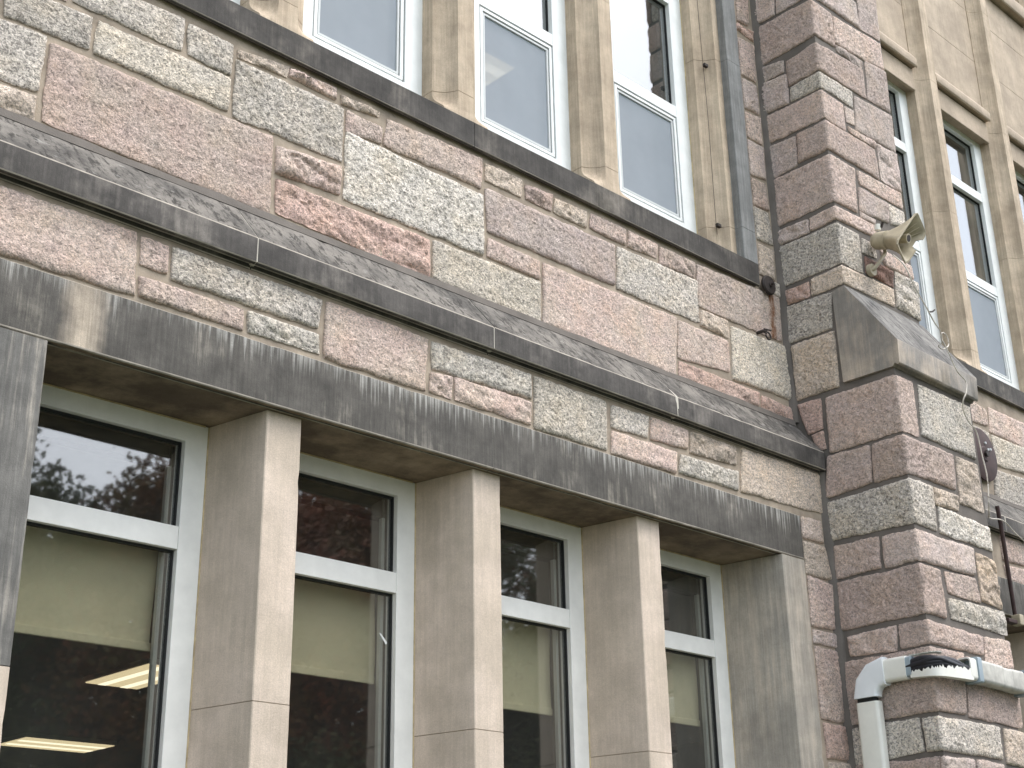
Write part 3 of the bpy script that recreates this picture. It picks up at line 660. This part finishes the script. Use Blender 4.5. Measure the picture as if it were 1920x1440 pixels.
def up_mullion(c, z1, dy=0, joints=(6.30, 7.62, 9.05)):
    m = empty('mullion', (c, .2+dy, 6.09), B)
    a = hollow(c-.17, .308, c-.0615, .2); b_ = [(2*c-x, y) for x, y in a[::-1]]
    full = [(x, y+dy) for x, y in [(c-.17, .50)]+a+b_+[(c+.17, .50)]]
    sq = [(c-.17, .50+dy)]+[(c-.17+.02*i, .2+dy) for i in range(len(a))]+[(c+.17-.02*(len(a)-1-i), .2+dy) for i in range(len(a))]+[(c+.17, .50+dy)]
    bm = bmesh.new(); rings = []
    for z, k in ((6.085, 1), (6.14, 1), (6.155, .92), (6.175, .72), (6.20, .46), (6.225, .22), (6.25, .06), (6.27, 0), (joints[0]-.002, 0)):
        rings.append([bm.verts.new((f[0]*(1-k)+s[0]*k, f[1]*(1-k)+s[1]*k, z)) for f, s in zip(full, sq)])
    n = len(full)
    for r0, r1 in zip(rings, rings[1:]):
        for i in range(n): bm.faces.new((r0[i], r0[(i+1) % n], r1[(i+1) % n], r1[i]))
    bm.faces.new(rings[0][::-1]); bm.faces.new(rings[-1]); bm_obj('mullion_base', bm, M['upper'], m, True, 35)
    zs = list(joints)+[z1]
    for p, q in zip(zs, zs[1:]):
        if q > p+.05: extr('mullion_block', full, 'z', p+.0015, q-.0015, M['upper'], m, 0)
    ins = [(c+(x-c)*.975, y+.002) for x, y in full]
    for z in joints:
        if z < z1-.1: extr('joint_mortar', ins, 'z', z-.010, z+.010, M['mortar'], m, 0)
for c in CL: up_mullion(c, 9.55)
def up_jamb(c, sgn, z1, dy=0, js=(6.33, 7.72, 9.2)):
    j = empty('jamb', (c, .14+dy, 6.0), B)
    inner = [(-.16, .50), (-.16, .312), *[(x, y) for x, y in hollow(-.16, .312, -.047, .199)[1:]], (.017, .199), (.017, .138), (.173, .138), (.173, .50)]
    grey = [(.017, .30), (.017, .199), (.017, .138), (.173, .138), (.173, .50), (.05, .50)]
    tanp = [(-.16, .50), (-.16, .312), *hollow(-.16, .312, -.047, .199)[1:], (.0155, .199), (.0155, .30), (.048, .50)]
    f = lambda P: [(c+sgn*x, y+dy) for x, y in P]
    zs = [6.0]+list(js)+[z1]
    for k, (p, q) in enumerate(zip(zs, zs[1:])):
        extr('jamb_block', f(tanp), 'z', max(p, 6.0)+.0015, q-.0015, M['upper'], j, 0)
        extr('jamb_face_block', f(grey), 'z', (p if k else 6.083)+.0015, q-.0015, M['upjamb'], j, .003)
up_jamb(7.26, 1, 9.55); up_jamb(2.22, -1, 9.55)
def up_window(x0, x1, z1, dy=0, heads=(7.21, 8.20)):
    wn = empty('window', ((x0+x1)/2, .40+dy, 6.15), B); Y = .40+dy; m = M['white_up']
    frame_loop('frame', x0, x1, 6.10, z1, .135, .135, .245, .10, Y, Y+.09, m, wn)
    lo = 6.345
    zz = [h for h in heads if h < z1-.2]
    for h in zz: box('transom', x0+.1352, x1-.1352, Y+.002, Y+.085, h, h+.09, m, wn, .002)
    # lower opening sash behind an insect screen
    X0, X1, Z0, Z1 = x0+.135, x1-.135, lo, zz[0]
    frame_loop('gasket', X0, X1, Z0, Z1, .010, .010, .010, .012, Y+.016, Y+.07, M['gasket'], wn, 0)
    frame_loop('sash_frame', X0+.010, X1-.010, Z0+.010, Z1-.012, .022, .022, .022, .022, Y+.004, Y+.06, m, wn)
    frame_loop('sash_gasket', X0+.032, X1-.032, Z0+.032, Z1-.034, .006, .006, .006, .006, Y+.014, Y+.06, M['gasket'], wn, 0)
    frame_loop('screen_frame', X0+.038, X1-.038, Z0+.038, Z1-.040, .016, .016, .018, .018, Y+.010, Y+.03, M['screenframe'], wn)
    pane('insect_screen', X0+.05, X1-.05, Z0+.05, Z1-.05, Y+.020, M['screen'], wn, .001)
    pane('glass', X0+.04, X1-.04, Z0+.04, Z1-.04, Y+.05, M['glass'], wn)
    # fixed lights above
    zt = [h+.09 for h in zz]+[]; zb = zz[1:]+[z1-.10]
    for a, b_ in zip(zt, zb):
        frame_loop('gasket', X0, X1, a, b_, .006, .006, .004, .008, Y+.036, Y+.07, M['gasket'], wn, 0)
        pane('glass', X0+.003, X1-.003, a+.002, b_-.003, Y+.045, M['glass_up'], wn)
        box('inner_stile', X1-.055, X1-.02, Y+.09, Y+.15, a, b_, M['screenframe'], wn, .003)
    box('inner_stile', X1-.09, X1-.05, Y+.10, Y+.16, lo, zz[0], M['screenframe'], wn, .003)
    box('caulk', x1-.003, x1+.008, Y-.010, Y+.03, 6.12, z1, M['caulk'], wn, .003)
UC = [2.22, 3.48, 4.74, 6.00, 7.26]
for a, b_ in zip(UC, UC[1:]): up_window(a+.165, b_-.165 if b_ < 7 else 7.102, 9.5)
box('window_head', 2.05, 7.43, .16, .5, 9.55, 9.75, M['upper'], B)
# bay beyond the buttress
FC = [9.12, 10.45, 11.78, 13.11, 14.44]
for c in FC[1:4]: up_mullion(c, 12.4, FS, (6.30, 7.62, 8.98, 10.4))
up_jamb(9.06, -1, 12.4, FS)
for a, b_ in zip(FC, FC[1:]):
    x0, x1 = a+.165, b_-.165; Y = FS
    up_window(x0, x1, 8.93, FS)
    sp = empty('spandrel', ((x0+x1)/2, .2+Y, 8.9), B)
    extr('head_block', [(.48+Y, 9.08), (.30+Y, 9.08), (.30+Y, 8.86), (.325+Y, 8.855), (.335+Y, 8.885), (.48+Y, 8.885)], 'x', x0+.002, x1-.002, M['panel'], sp, .003)
    extr('drip_block', [(.48+Y, 9.26), (.30+Y, 9.26), (.245+Y, 9.17), (.245+Y, 9.09), (.262+Y, 9.08), (.27+Y, 9.095), (.48+Y, 9.095)], 'x', x0+.002, x1-.002, M['panel'], sp, .003)
    for z0, z1 in ((9.262, 9.80), (9.803, 10.42), (10.423, 10.86)): box('panel', x0+.002, x1-.002, .315+Y, .48+Y, z0, z1, M['panel'], sp, .003)
    extr('sill_block', [(.48+Y, 11.1), (.33+Y, 11.1), (.225+Y, 11.03), (.225+Y, 10.875), (.242+Y, 10.865), (.25+Y, 10.88), (.48+Y, 10.88)], 'x', x0+.002, x1-.002, M['panel'], sp, .003)
    t = empty('window', ((x0+x1)/2, .4+Y, 11.1), B)
    frame_loop('frame', x0, x1, 11.08, 12.4, .13, .13, .1, .1, .40+Y, .48+Y, M['white_up'], t); pane('glass', x0+.12, x1-.12, 11.17, 12.31, .44+Y, M['glass_up'], t)

# --- sloped cap of the buttress
cap = empty('buttress_cap', ((XI+XR)/2, YBL, 5.2), B)
extr('cap_stone', [(-.245, 5.826), (-.340, 5.846), (-.690, 5.324), (-.684, 5.160), (-.664, 5.152), (-.660, 5.168), (-.642, 5.168), (-.638, 5.150), (-.250, 5.150)], 'x', XI-.010, XR+.03, [M['cap'], M['crust_cap'], M['cap'], M['cap']], cap, .005)
# bedding mortar of the buttress in the inner corner
for nm, y, z0, z1 in (('corner_mortar', YU, 4.98, 9.5), ('corner_mortar', YL, 1.2, 4.58)):
    bm = bmesh.new(); n = int((z1-z0)/.05); ring = []
    for i in range(n+1):
        z = z0+(z1-z0)*i/n; k = .016+noise.noise((y, 4, z*3))*.010; k2 = .014+noise.noise((y, 9, z*3))*.009
        ring.append([bm.verts.new(p) for p in ((XI-.018-k, y+.02, z), (XI-.006-k*.5, y-.004, z), (XI-.008, y-.012-k2, z), (XI+.02, y-.022-k2*1.2, z))])
    for i in range(n):
        for q in range(3): bm.faces.new((ring[i][q], ring[i+1][q], ring[i+1][q+1], ring[i][q+1]))
    bm_obj(nm, bm, M['mortar_grey'], but, True)

# --- rooms behind the windows
def room(x0, x1, y0, y1, z0, z1):
    r = empty('interior_room', ((x0+x1)/2, y1, z0), B)
    box('back_wall', x0, x1, y1, y1+.1, z0, z1, M['room'], r, 0); box('side_wall', x0-.1, x0, y0, y1, z0, z1, M['room'], r, 0); box('side_wall', x1, x1+.1, y0, y1, z0, z1, M['room'], r, 0)
    box('ceiling', x0-.1, x1+.1, y0, y1+.1, z1, z1+.1, M['ceil'], r, 0); box('room_floor', x0-.1, x1+.1, y0, y1+.1, z0-.1, z0, M['room'], r, 0)
    return r
room(.6, 15.0, .70, 14, .7, 4.25); room(.6, 15.0, .70, 7.5, 5.0, 9.15)
box('window_reveal', 7.14, 7.36, .53, .70, 1.4, 3.94, M['room'], B, 0); box('roof_slab', -1.5, 15, .2, 14, 12.5, 12.8, M['sill'], B, 0)
for c in CL: box('inner_pier', c-.13, c+.13, .53, .74, 1.4, 3.94, M['room'], B, 0)

# ------------------------------------------------------------------ things inside
BL_ = ['widest roller blind half drawn, in the leftmost lower window', 'roller blind half drawn behind the lower window with a white sticker', 'roller blind half drawn in the third lower window from the left', 'roller blind half drawn in the lower window nearest the buttress']
for k, (x0, x1) in enumerate(LW):
    t = tag(empty('roller_blind', ((x0+x1)/2, .6, 3.4)), 'cream '+BL_[k], 'blind', 'roller blinds in the lower windows')
    zb = 2.90+(.03 if k == 3 else 0)-(.03 if k == 2 else 0)
    bm = bmesh.new(); n = 14; rg = []
    for i in range(n+1):
        z = 3.40-(3.40-zb)*i/n; rg.append([bm.verts.new((x, .585+.006*math.sin(z*9+x*2), z)) for x in (x0+.10, (x0+x1)/2, x1-.13)])
    for i in range(n):
        for q in range(2): bm.faces.new((rg[i][q], rg[i][q+1], rg[i+1][q+1], rg[i+1][q]))
    bm_obj('fabric', bm, M['blind'], t, True)
    box('hem_bar', x0+.10, x1-.13, .575, .595, zb-.004, zb+.035, M['blind'], t, .005)
    tube('roller_tube', [(x0+.09, .60, 3.405), (x1-.12, .60, 3.405)], .025, M['housing'], t)
tag(mesh_obj('sticker', [(4.378, .466, 3.128), (4.392, .466, 3.124), (4.430, .466, 3.086), (4.424, .466, 3.072), (4.378, .4675, 3.128), (4.392, .4675, 3.124), (4.430, .4675, 3.086), (4.424, .4675, 3.072)],
    [(0, 1, 2, 3), (7, 6, 5, 4), (0, 4, 5, 1), (1, 5, 6, 2), (2, 6, 7, 3), (3, 7, 4, 0)], M['sticker']), 'small white slanted sticker on the glass of the second lower window', 'sticker')
def lamp(x0, x1, y0, y1, z, label):
    t = tag(empty('ceiling_light', ((x0+x1)/2, (y0+y1)/2, z)), label, 'ceiling light', 'lit fluorescent ceiling lights')
    box('housing', x0, x1, y0, y1, z-.02, z+.03, M['housing'], t, .004); box('diffuser', x0+.02, x1-.02, y0+.02, y1-.02, z-.03, z-.021, M['lamp'], t, .002)
    for q in (.3, .7):
        if x1-x0 > y1-y0: box('tube', x0+.04, x1-.04, y0+(y1-y0)*q-.05, y0+(y1-y0)*q+.05, z-.036, z-.031, M['tube'], t, 0)
        else: box('tube', x0+(x1-x0)*q-.04, x0+(x1-x0)*q+.04, y0+.04, y1-.04, z-.036, z-.031, M['tube'], t, 0)
lamp(6.58, 7.18, 6.55, 7.75, 4.20, 'lit fluorescent ceiling light seen below the blind of the leftmost window')
lamp(7.75, 8.95, 11.3, 12.1, 4.20, 'lit fluorescent ceiling light low at the left edge, deep in the room')
lamp(6.6, 7.6, 2.65, 3.2, 9.10, 'lit ceiling light seen through the middle upper window')

# ------------------------------------------------------------------ things on the wall
# rectangular horn loudspeaker, rolled on its mount
hn = tag(empty('horn_loudspeaker', (8.14, -.40, 6.25)), 'weathered beige rectangular horn loudspeaker with a broken rim, mounted high on the buttress', 'loudspeaker')
e1 = Vector((.2, -.074, .282)).normalized(); e2 = Vector((.16, .036, -.102)); e2 = (e2-e1*e2.dot(e1)).normalized(); en = e1.cross(e2)
if en.y > 0: en = -en
HM = Vector((8.135, -.665, 6.225))
def HP(a, b, c): return HM+e1*a+e2*b+en*c
def hring(t, inset=0):
    """section at t (0 throat .. 1 mouth), 32 points"""
    pts = []; hw = .058+(.177-.058)*t**2.2-inset; hh = .058+(.0965-.058)*t**1.7-inset; sq = min(1, t*1.6)
    for k in range(40):
        a = 2*math.pi*(k+.5)/40; ca, sa = math.cos(a), math.sin(a)
        n_ = 2+sq*9; r = (abs(ca)**n_+abs(sa)**n_)**(-1/n_)
        pts.append(HP(hw*r*ca, hh*r*sa, -.19*(1-t)))
    return pts
bm = bmesh.new(); T = [0, .15, .3, .45, .6, .72, .82, .9, .96, 1.0]
ro = [[bm.verts.new(p) for p in hring(t)] for t in T]; ri = [[bm.verts.new(p) for p in hring(t, .007)] for t in T]
miss = lambda i, k: (k in (6, 7, 8) and i >= 6) or (k == 9 and i >= 7)
for i in range(len(T)-1):
    for k in range(40):
        m = (k+1) % 40
        if miss(i, k): continue
        bm.faces.new((ro[i][k], ro[i][m], ro[i+1][m], ro[i+1][k])); bm.faces.new((ri[i][k], ri[i+1][k], ri[i+1][m], ri[i][m]))
for k in range(40):
    m = (k+1) % 40
    if not miss(8, k): bm.faces.new((ro[-1][k], ro[-1][m], ri[-1][m], ri[-1][k]))
bm_obj('horn_flare', bm, M['horn'], hn, True, 40)
bm = bmesh.new(); rr = hring(1.0); rr2 = [HP(*((Vector(p)-HM).dot(e1)*1.03, (Vector(p)-HM).dot(e2)*1.05, 0)) for p in rr]
seg = [k for k in range(40) if not miss(8, k)]
A = {k: [bm.verts.new(Vector(rr[k])-en*.008), bm.verts.new(Vector(rr2[k])-en*.008), bm.verts.new(Vector(rr2[k])+en*.003), bm.verts.new(Vector(rr[k])+en*.003)] for k in range(40)}
for k in seg:
    m = (k+1) % 40
    for q in range(4): bm.faces.new((A[k][q], A[k][(q+1) % 4], A[m][(q+1) % 4], A[m][q]))
bmesh.ops.delete(bm, geom=[v for v in bm.verts if not v.link_faces], context='VERTS')
bm_obj('rim', bm, M['horn'], hn)
def hcyl(name, c0, c1, r0, r1, mat, seg=24, parent=None):
    bm = bmesh.new(); bm_tube(bm, [HP(*c0), HP(*c1)], [r0, r1], seg); return bm_obj(name, bm, mat, parent or hn, True, 40)
hcyl('driver_housing', (0, 0, -.275), (0, 0, -.185), .062, .068, M['horn'])
hcyl('driver_cap', (0, 0, -.298), (0, 0, -.2755), .050, .062, M['horn'])
hcyl('inner_tube', (0, 0, -.12), (0, 0, -.022), .030, .034, M['horn']); hcyl('inner_tube_mouth', (0, 0, -.06), (0, 0, -.021), .023, .025, M['iron'])
for b_ in (-.045, -.015, .015, .045):
    bm = bmesh.new(); bm_tube(bm, [HP(.06, b_*.8, -.08), HP(.150, b_*1.35, -.014)], .0035, 5); bm_obj('rib', bm, M['horn'], hn)
bm = bmesh.new(); bm_tube(bm, smooth_path([HP(-.01, .07, -.235), HP(-.03, .10, -.24), Vector((8.075, -.385, 6.075)), Vector((8.07, -.345, 6.07))], 5), .014, 8); bm_obj('bracket_arm', bm, M['horn'], hn, True)
bm = bmesh.new(); bm_tube(bm, [(8.075, -.342, 6.07), (8.075, -.375, 6.07)], .045, 16); bm_obj('mounting_plate', bm, M['horn'], hn, True, 40)
hcyl('bracket_knob', (.055, -.055, -.27), (.085, -.085, -.275), .024, .020, M['pvc'], 12); hcyl('bolt', (.075, -.06, -.25), (.105, -.085, -.24), .010, .010, M['iron'], 8)

# thin cable from the horn over the cap and down past the disc
wp = [(7.97, -.60, 6.06), (7.885, -.72, 5.905), (7.94, -.74, 5.765), (8.055, -.745, 5.640), (8.15, -.72, 5.612), (8.20, -.715, 5.575), (8.25, -.72, 5.53), (8.285, -.70, 5.465), (8.27, -.68, 5.44), (8.31, -.69, 5.425), (8.375, -.70, 5.47), (8.37, -.70, 5.535), (8.315, -.70, 5.545), (8.285, -.70, 5.50), (8.315, -.71, 5.435), (8.355, -.715, 5.36), (8.41, -.72, 5.275), (8.478, -.735, 5.217), (8.455, -.735, 5.13), (8.432, -.72, 5.075), (8.47, -.69, 5.02), (8.56, -.67, 4.965), (8.66, -.665, 4.915), (8.69, -.665, 4.76), (8.716, -.665, 4.59), (8.74, -.63, 4.37), (9.3, -.35, 4.50), (9.80, -.20, 4.613), (9.98, -.20, 4.545), (10.25, -.20, 4.47), (10.7, -.2, 4.42)]
tag(tube('loose_cable', smooth_path(wp, 6), .0048, M['wire'], None, 6), 'thin pale cable looping from the horn loudspeaker over the buttress cap', 'cable')
tag(tube('cable_tie', [(8.105, -.735, 5.625), (8.15, -.735, 5.640), (8.185, -.735, 5.665)], .006, M['iron'], None, 6), 'black tie twisted round the loose cable', 'cable tie')

# big rusted disc behind the buttress edge and small disc beside the sill
def disc(name, c, r, label, bolts, mat):
    d = tag(empty(name, c), label, 'plate', None); c = Vector(c)
    bm = bmesh.new(); rings = []
    for rr_, yy in ((0, -.034), (r*.25, -.034), (r*.3, -.026), (r*.9, -.022), (r, -.012), (r, 0)):
        rings.append([bm.verts.new(c+Vector((rr_*math.cos(2*math.pi*k/36), yy, rr_*math.sin(2*math.pi*k/36)))) for k in range(36)])
    for a, b_ in zip(rings, rings[1:]):
        for k in range(36): bm.faces.new((a[k], a[(k+1) % 36], b_[(k+1) % 36], b_[k]))
    bmesh.ops.remove_doubles(bm, verts=bm.verts, dist=1e-5); bm_obj('plate', bm, mat, d, True, 30)
    bm = bmesh.new(); bm_tube(bm, [c+Vector((0, -.055, 0)), c+Vector((0, -.03, 0))], r*.12, 6); bm_obj('nut', bm, M['iron'], d)
    for bx, bz in bolts: bm = bmesh.new(); bm_tube(bm, [c+Vector((bx, -.036, bz)), c+Vector((bx, -.02, bz))], .011, 6); bm_obj('bolt', bm, M['screenframe'], d)
    return d
disc('anchor_disc', (10.20, .09, 5.305), .222, 'large dark red round metal plate behind the edge of the buttress', [(.03, .10), (.10, .06), (.06, .05)], M['rustmetal'])
disc('anchor_disc', (7.530, .146, 5.955), .072, 'small rusty round anchor plate beside the end of the upper sill', [], M['iron'])
hk = tag(empty('ring_hook', (7.405, .16, 5.54)), 'rusty eye hook with a small ring in the wall joint below the sill', 'hook')
tube('eye', [(7.40, .19, 5.565), (7.40, .13, 5.562), (7.405, .105, 5.55)], .012, M['iron'], hk); tube('pin', [(7.40, .12, 5.575), (7.455, .10, 5.572)], .006, M['iron'], hk, 6)
tube('ring', [(7.418+.026*math.cos(a*math.pi/8), .102, 5.522+.026*math.sin(a*math.pi/8)) for a in range(17)], .006, M['iron'], hk, 6)

# rusted rod with its bracket in front of the far lintel
rd = tag(empty('hanger_rod', (9.95, -.1, 3.9)), 'rusty iron rod and bracket hanging in front of the far lintel', 'rod')
tube('rod', [(9.80, -.17, 4.735), (9.835, -.16, 4.60), (9.90, -.13, 4.26), (9.965, -.10, 3.93)], .016, M['rustmetal'], rd, 10)
box('bracket', 9.935, 10.0, -.15, -.08, 3.855, 3.935, M['horn'], rd, .008); box('bracket_arm', 9.80, 9.93, -.13, -.08, 3.86, 3.89, M['rustmetal'], rd, .006)

# pvc line-set cover climbing the buttress, elbow, broken cover with cables, ribbed duct
cv = tag(empty('cable_conduit', (7.69, -.2, 1.4)), 'white plastic pipe cover bending round the buttress, broken open at the corner', 'conduit')
def rrect(cx, cy, hw, hh, r, n=5):
    out = []
    for sx, sy, a0 in ((1, 1, 0), (-1, 1, 90), (-1, -1, 180), (1, -1, 270)):
        for k in range(n+1):
            a = math.radians(a0+90*k/n); out.append((cx+sx*(hw-r)+r*math.cos(a), cy+sy*(hh-r)+r*math.sin(a)))
    return out
def sweep(name, path, hw, hh, mat, r=.02, parent=None, wall_n=None, rib=0):
    """rounded box section swept along path of (point, across, out); hh = half depth out of the wall"""
    bm = bmesh.new(); rings = []
    for k, (p, ac, ou) in enumerate(path):
        s = 1+(rib*(1 if k % 2 else -1)); p = Vector(p); ac = Vector(ac).normalized(); ou = Vector(ou).normalized()
        rings.append([bm.verts.new(p+ac*a*s+ou*b*s) for a, b in rrect(0, 0, hw, hh, r)])
    for a, b in zip(rings, rings[1:]):
        for k in range(len(a)): bm.faces.new((a[k], a[(k+1) % len(a)], b[(k+1) % len(a)], b[k]))
    bm.faces.new(rings[0][::-1]); bm.faces.new(rings[-1]); return bm_obj(name, bm, mat, parent or cv, True, 40)
O = (-1, 0, 0); AY = (0, -1, 0); XC = 7.678
sweep('vertical_cover', [((XC, -.205, 1.0), AY, O), ((XC, -.205, 3.040), AY, O)], .080, .036, M['pvc'], .024)
sweep('cover_lining', [((XC+.004, -.195, 1.0), AY, O), ((XC+.004, -.195, 3.12), AY, O)], .066, .028, M['gasket'], .02)
arc = []
for k in range(4):
    a = math.radians(90*k/3); R0 = .135
    c = Vector((XC-.004, -.337, 3.075)); arc.append((c+Vector((0, math.cos(a)*R0, math.sin(a)*R0)), (0, -math.cos(a), -math.sin(a)), O))
arc = [((XC-.004, -.202, 3.066), AY, O)]+arc+[((XC-.004, -.350, 3.21), (0, 0, -1), O)]
sweep('elbow', arc, .086, .040, M['pvc2'], .024)
sweep('horizontal_cover', [((XC, -.345, 3.21), (0, 0, -1), O), ((XC, -.500, 3.21), (0, 0, -1), O)], .071, .036, M['pvc'], .024)
sweep('coupling', [((XC+.002, -.495, 3.21), (0, 0, -1), O), ((XC+.002, -.533, 3.212), (0, 0, -1), O)], .060, .034, M['tape'], .014)
# torn tray round the corner
bm = bmesh.new(); pl_ = [(7.648, -.525), (7.645, -.60), (7.648, -.66), (7.67, -.70), (7.72, -.722), (7.80, -.732), (7.90, -.735), (8.02, -.735)]
pts = smooth_path([(x, y, 0) for x, y in pl_], 7); prev = None
for i, p in enumerate(pts):
    t = i/len(pts); jag = .030+.030*t+random.uniform(-.014, .014)
    nrm = Vector((p.x-7.95, p.y+.40, 0)); nrm.normalize()
    q = p-nrm*.05
    row = [bm.verts.new(v) for v in ((q.x, q.y, 3.142-.012*math.sin(t*3)), (p.x, p.y, 3.142-.012*math.sin(t*3)), (p.x, p.y, 3.142+jag), (p.x-nrm.x*.004, p.y-nrm.y*.004, 3.142+jag), (p.x-nrm.x*.004, p.y-nrm.y*.004, 3.147-.012*math.sin(t*3)))]
    if prev:
        for k in range(4): bm.faces.new((prev[k], row[k], row[k+1], prev[k+1]))
    prev = row
bm_obj('torn_tray', bm, M['pvc'], cv)
bm = bmesh.new(); prev = None
for i, p in enumerate(pts[:30]):
    nrm = Vector((p.x-7.95, p.y+.40, 0)); nrm.normalize(); q = p-nrm*.052; k = random.uniform(0, .02)
    row = [bm.verts.new((q.x, q.y, 3.272)), bm.verts.new((q.x+nrm.x*(.01+k), q.y+nrm.y*(.01+k), 3.283)), bm.verts.new((q.x+nrm.x*(.008+k), q.y+nrm.y*(.008+k), 3.278))]
    if prev:
        for j in range(2): bm.faces.new((prev[j], row[j], row[j+1], prev[j+1]))
    prev = row
bm_obj('torn_edge', bm, M['pvc'], cv)
cb = tag(empty('cable_bundle', (7.68, -.7, 3.2)), 'bundle of black cables showing through the broken pipe cover at the buttress corner', 'cables')
for k, (dz, dn, r) in enumerate(((.016, .006, .022), (-.006, .012, .024), (-.030, .008, .022), (.004, .03, .018), (-.018, -.01, .022))):
    base_p = [(7.675, -.48, 3.205), (7.672, -.58, 3.222), (7.676, -.645, 3.228), (7.700, -.685, 3.226), (7.76, -.703, 3.222), (7.88, -.705, 3.214), (8.00, -.70, 3.206), (8.12, -.69, 3.20)]
    tube('cable', smooth_path([(x-dn*.4, y-dn*.4, z+dz*(1-i*.07)+.006*math.sin(i*1.7+k)) for i, (x, y, z) in enumerate(base_p)], 5), r, M['cable'], cb, 10)
def fr(x, dz=0): return ((x, -.690, 3.212+dz), (0, 0, 1), (0, -1, 0))
bm = bmesh.new(); ra = rrect(0, 0, .068, .046, .022); rb = rrect(0, 0, .060, .038, .018); R = []
for x, pr in ((8.00, ra), (8.075, ra), (8.075, rb), (8.00, rb)):
    R.append([bm.verts.new((x-.03*(b < 0)*0, -.690-b, 3.212+a)) for a, b in pr])
for a, b in ((0, 1), (1, 2), (2, 3), (3, 0)):
    for k in range(len(ra)): bm.faces.new((R[a][k], R[a][(k+1) % len(ra)], R[b][(k+1) % len(ra)], R[b][k]))
bm_obj('duct_mouth', bm, M['pvc'], cv, True, 40)
sweep('duct_collar', [fr(8.078), fr(8.125)], .078, .055, M['tape'], .012)
sweep('ribbed_duct', [fr(8.126+i*.011, -.004*i/20) for i in range(26)], .068, .046, M['duct'], .022, rib=.038)
sweep('duct_sleeve', [fr(8.405, -.008), fr(8.52, -.010)], .066, .045, M['duct'], .022)
sweep('ribbed_duct', [fr(8.521+i*.011, -.010) for i in range(15)], .068, .046, M['duct'], .022, rib=.034)
sweep('duct_collar', [fr(8.685, -.010), fr(8.74, -.010)], .080, .057, M['tape'], .012)

# bell wire stapled to the upper jamb
bw = tag(empty('jamb_wire', (7.1, .24, 6.3)), 'thin wire clipped down the splay of the upper window jamb', 'wire')
JW = [(7.143, .262, 9.3), (7.140, .264, 8.2), (7.146, .262, 7.66), (7.150, .260, 7.2), (7.148, .262, 6.5), (7.150, .262, 6.27)]
tube('wire', smooth_path(JW, 6), .0026, M['wiredk'], bw, 5)
for z in (7.655, 6.33): box('clip', 7.128, 7.168, .232, .256, z-.012, z+.012, M['iron'], bw, .002)

# ------------------------------------------------------------------ trees across the lawn (mirrored in the panes)
def crown_mesh(seed, rx, rz, n, mat):
    rnd = random.Random(seed); V = []; F = []
    blobs = [(rnd.gauss(0, rx*.45), rnd.gauss(0, rx*.45), rnd.uniform(-1.2, .95)*rz, rnd.uniform(.34, .56)*rx) for _ in range(26)]
    for i in range(n):
        bx, by, bz, br = rnd.choice(blobs)
        d = Vector((rnd.gauss(0, 1), rnd.gauss(0, 1), rnd.gauss(0, 1))).normalized()*br*rnd.uniform(.35, 1.05)
        c = Vector((bx, by, bz))+d; s = rnd.uniform(.055, .13)
        a = Vector((rnd.gauss(0, 1), rnd.gauss(0, 1), rnd.gauss(0, 1))).normalized(); b_ = a.orthogonal().normalized()
        k = len(V); V += [c-a*s, c+b_*s*.6, c+a*s, c-b_*s*.6]; F.append((k, k+1, k+2, k+3))
    me = bpy.data.meshes.new('crown'); me.from_pydata(V, [], F); me.materials.append(mat); return me
CM = [crown_mesh(3, 4.2, 4.6, 62000, M['leaf0']), crown_mesh(5, 4.6, 5.0, 62000, M['leaf1']), crown_mesh(9, 4.0, 5.2, 62000, M['leaf2'])]
def trunk_mesh(seed, h):
    rnd = random.Random(seed); bm = bmesh.new(); bm_tube(bm, smooth_path([(0, 0, -.1), (.1, 0, h*.3), (-.1, .15, h*.6), (.1, .1, h*.95)], 4), [.42-.34*i/12 for i in range(13)], 9)
    for k in range(8):
        a = rnd.uniform(0, 6.28); z = h*rnd.uniform(.35, .75); L = rnd.uniform(2, 3.6)
        bm_tube(bm, [(0, 0, z), (math.cos(a)*L*.5, math.sin(a)*L*.5, z+L*.45), (math.cos(a)*L, math.sin(a)*L, z+L*.9)], [.14, .09, .03], 6)
    me = bpy.data.meshes.new('trunk'); bm.to_mesh(me); bm.free(); me.materials.append(M['bark']); return me
TM = trunk_mesh(2, 10)
KIND = ['rust-leaved', 'dark green', 'brown-leaved']
TR = [(13, -28, 1, .95, 'leftmost of the front row'), (18.5, -27, 0, .98, 'second of the front row'), (24.5, -28, 2, 1.12, 'third of the front row'), (30, -26, 1, 1.1, 'middle of the front row'), (35.5, -28, 0, 1.05, 'fourth from the right'), (41, -26, 2, 1.1, 'third from the right'), (47, -28, 1, 1.1, 'second from the right'), (53, -26, 0, 1.1, 'rightmost'),
      (10, -38, 2, .98, 'leftmost of the back row'), (18, -39, 1, 1.02, 'second of the back row'), (27, -38, 0, 1.15, 'third of the back row'), (36, -39, 1, 1.2, 'fourth of the back row'), (45, -38, 2, 1.2, 'fifth of the back row'), (55, -39, 1, 1.2, 'last of the back row')]
for x, y, k, s, wh in TR:
    t = tag(empty('autumn_tree', (x, y, 0)), KIND[k]+' tree across the lawn mirrored in the panes, '+wh, 'tree', 'trees across the lawn')
    tr = bpy.data.objects.new('trunk', TM); COL.objects.link(tr); tr.parent = t; tr.scale = (s, s, s)
    cr = bpy.data.objects.new('crown', CM[k]); COL.objects.link(cr); cr.parent = t; cr.location = (0, 0, 9.2*s); cr.scale = (s, s, s); cr.rotation_euler = (0, 0, x)
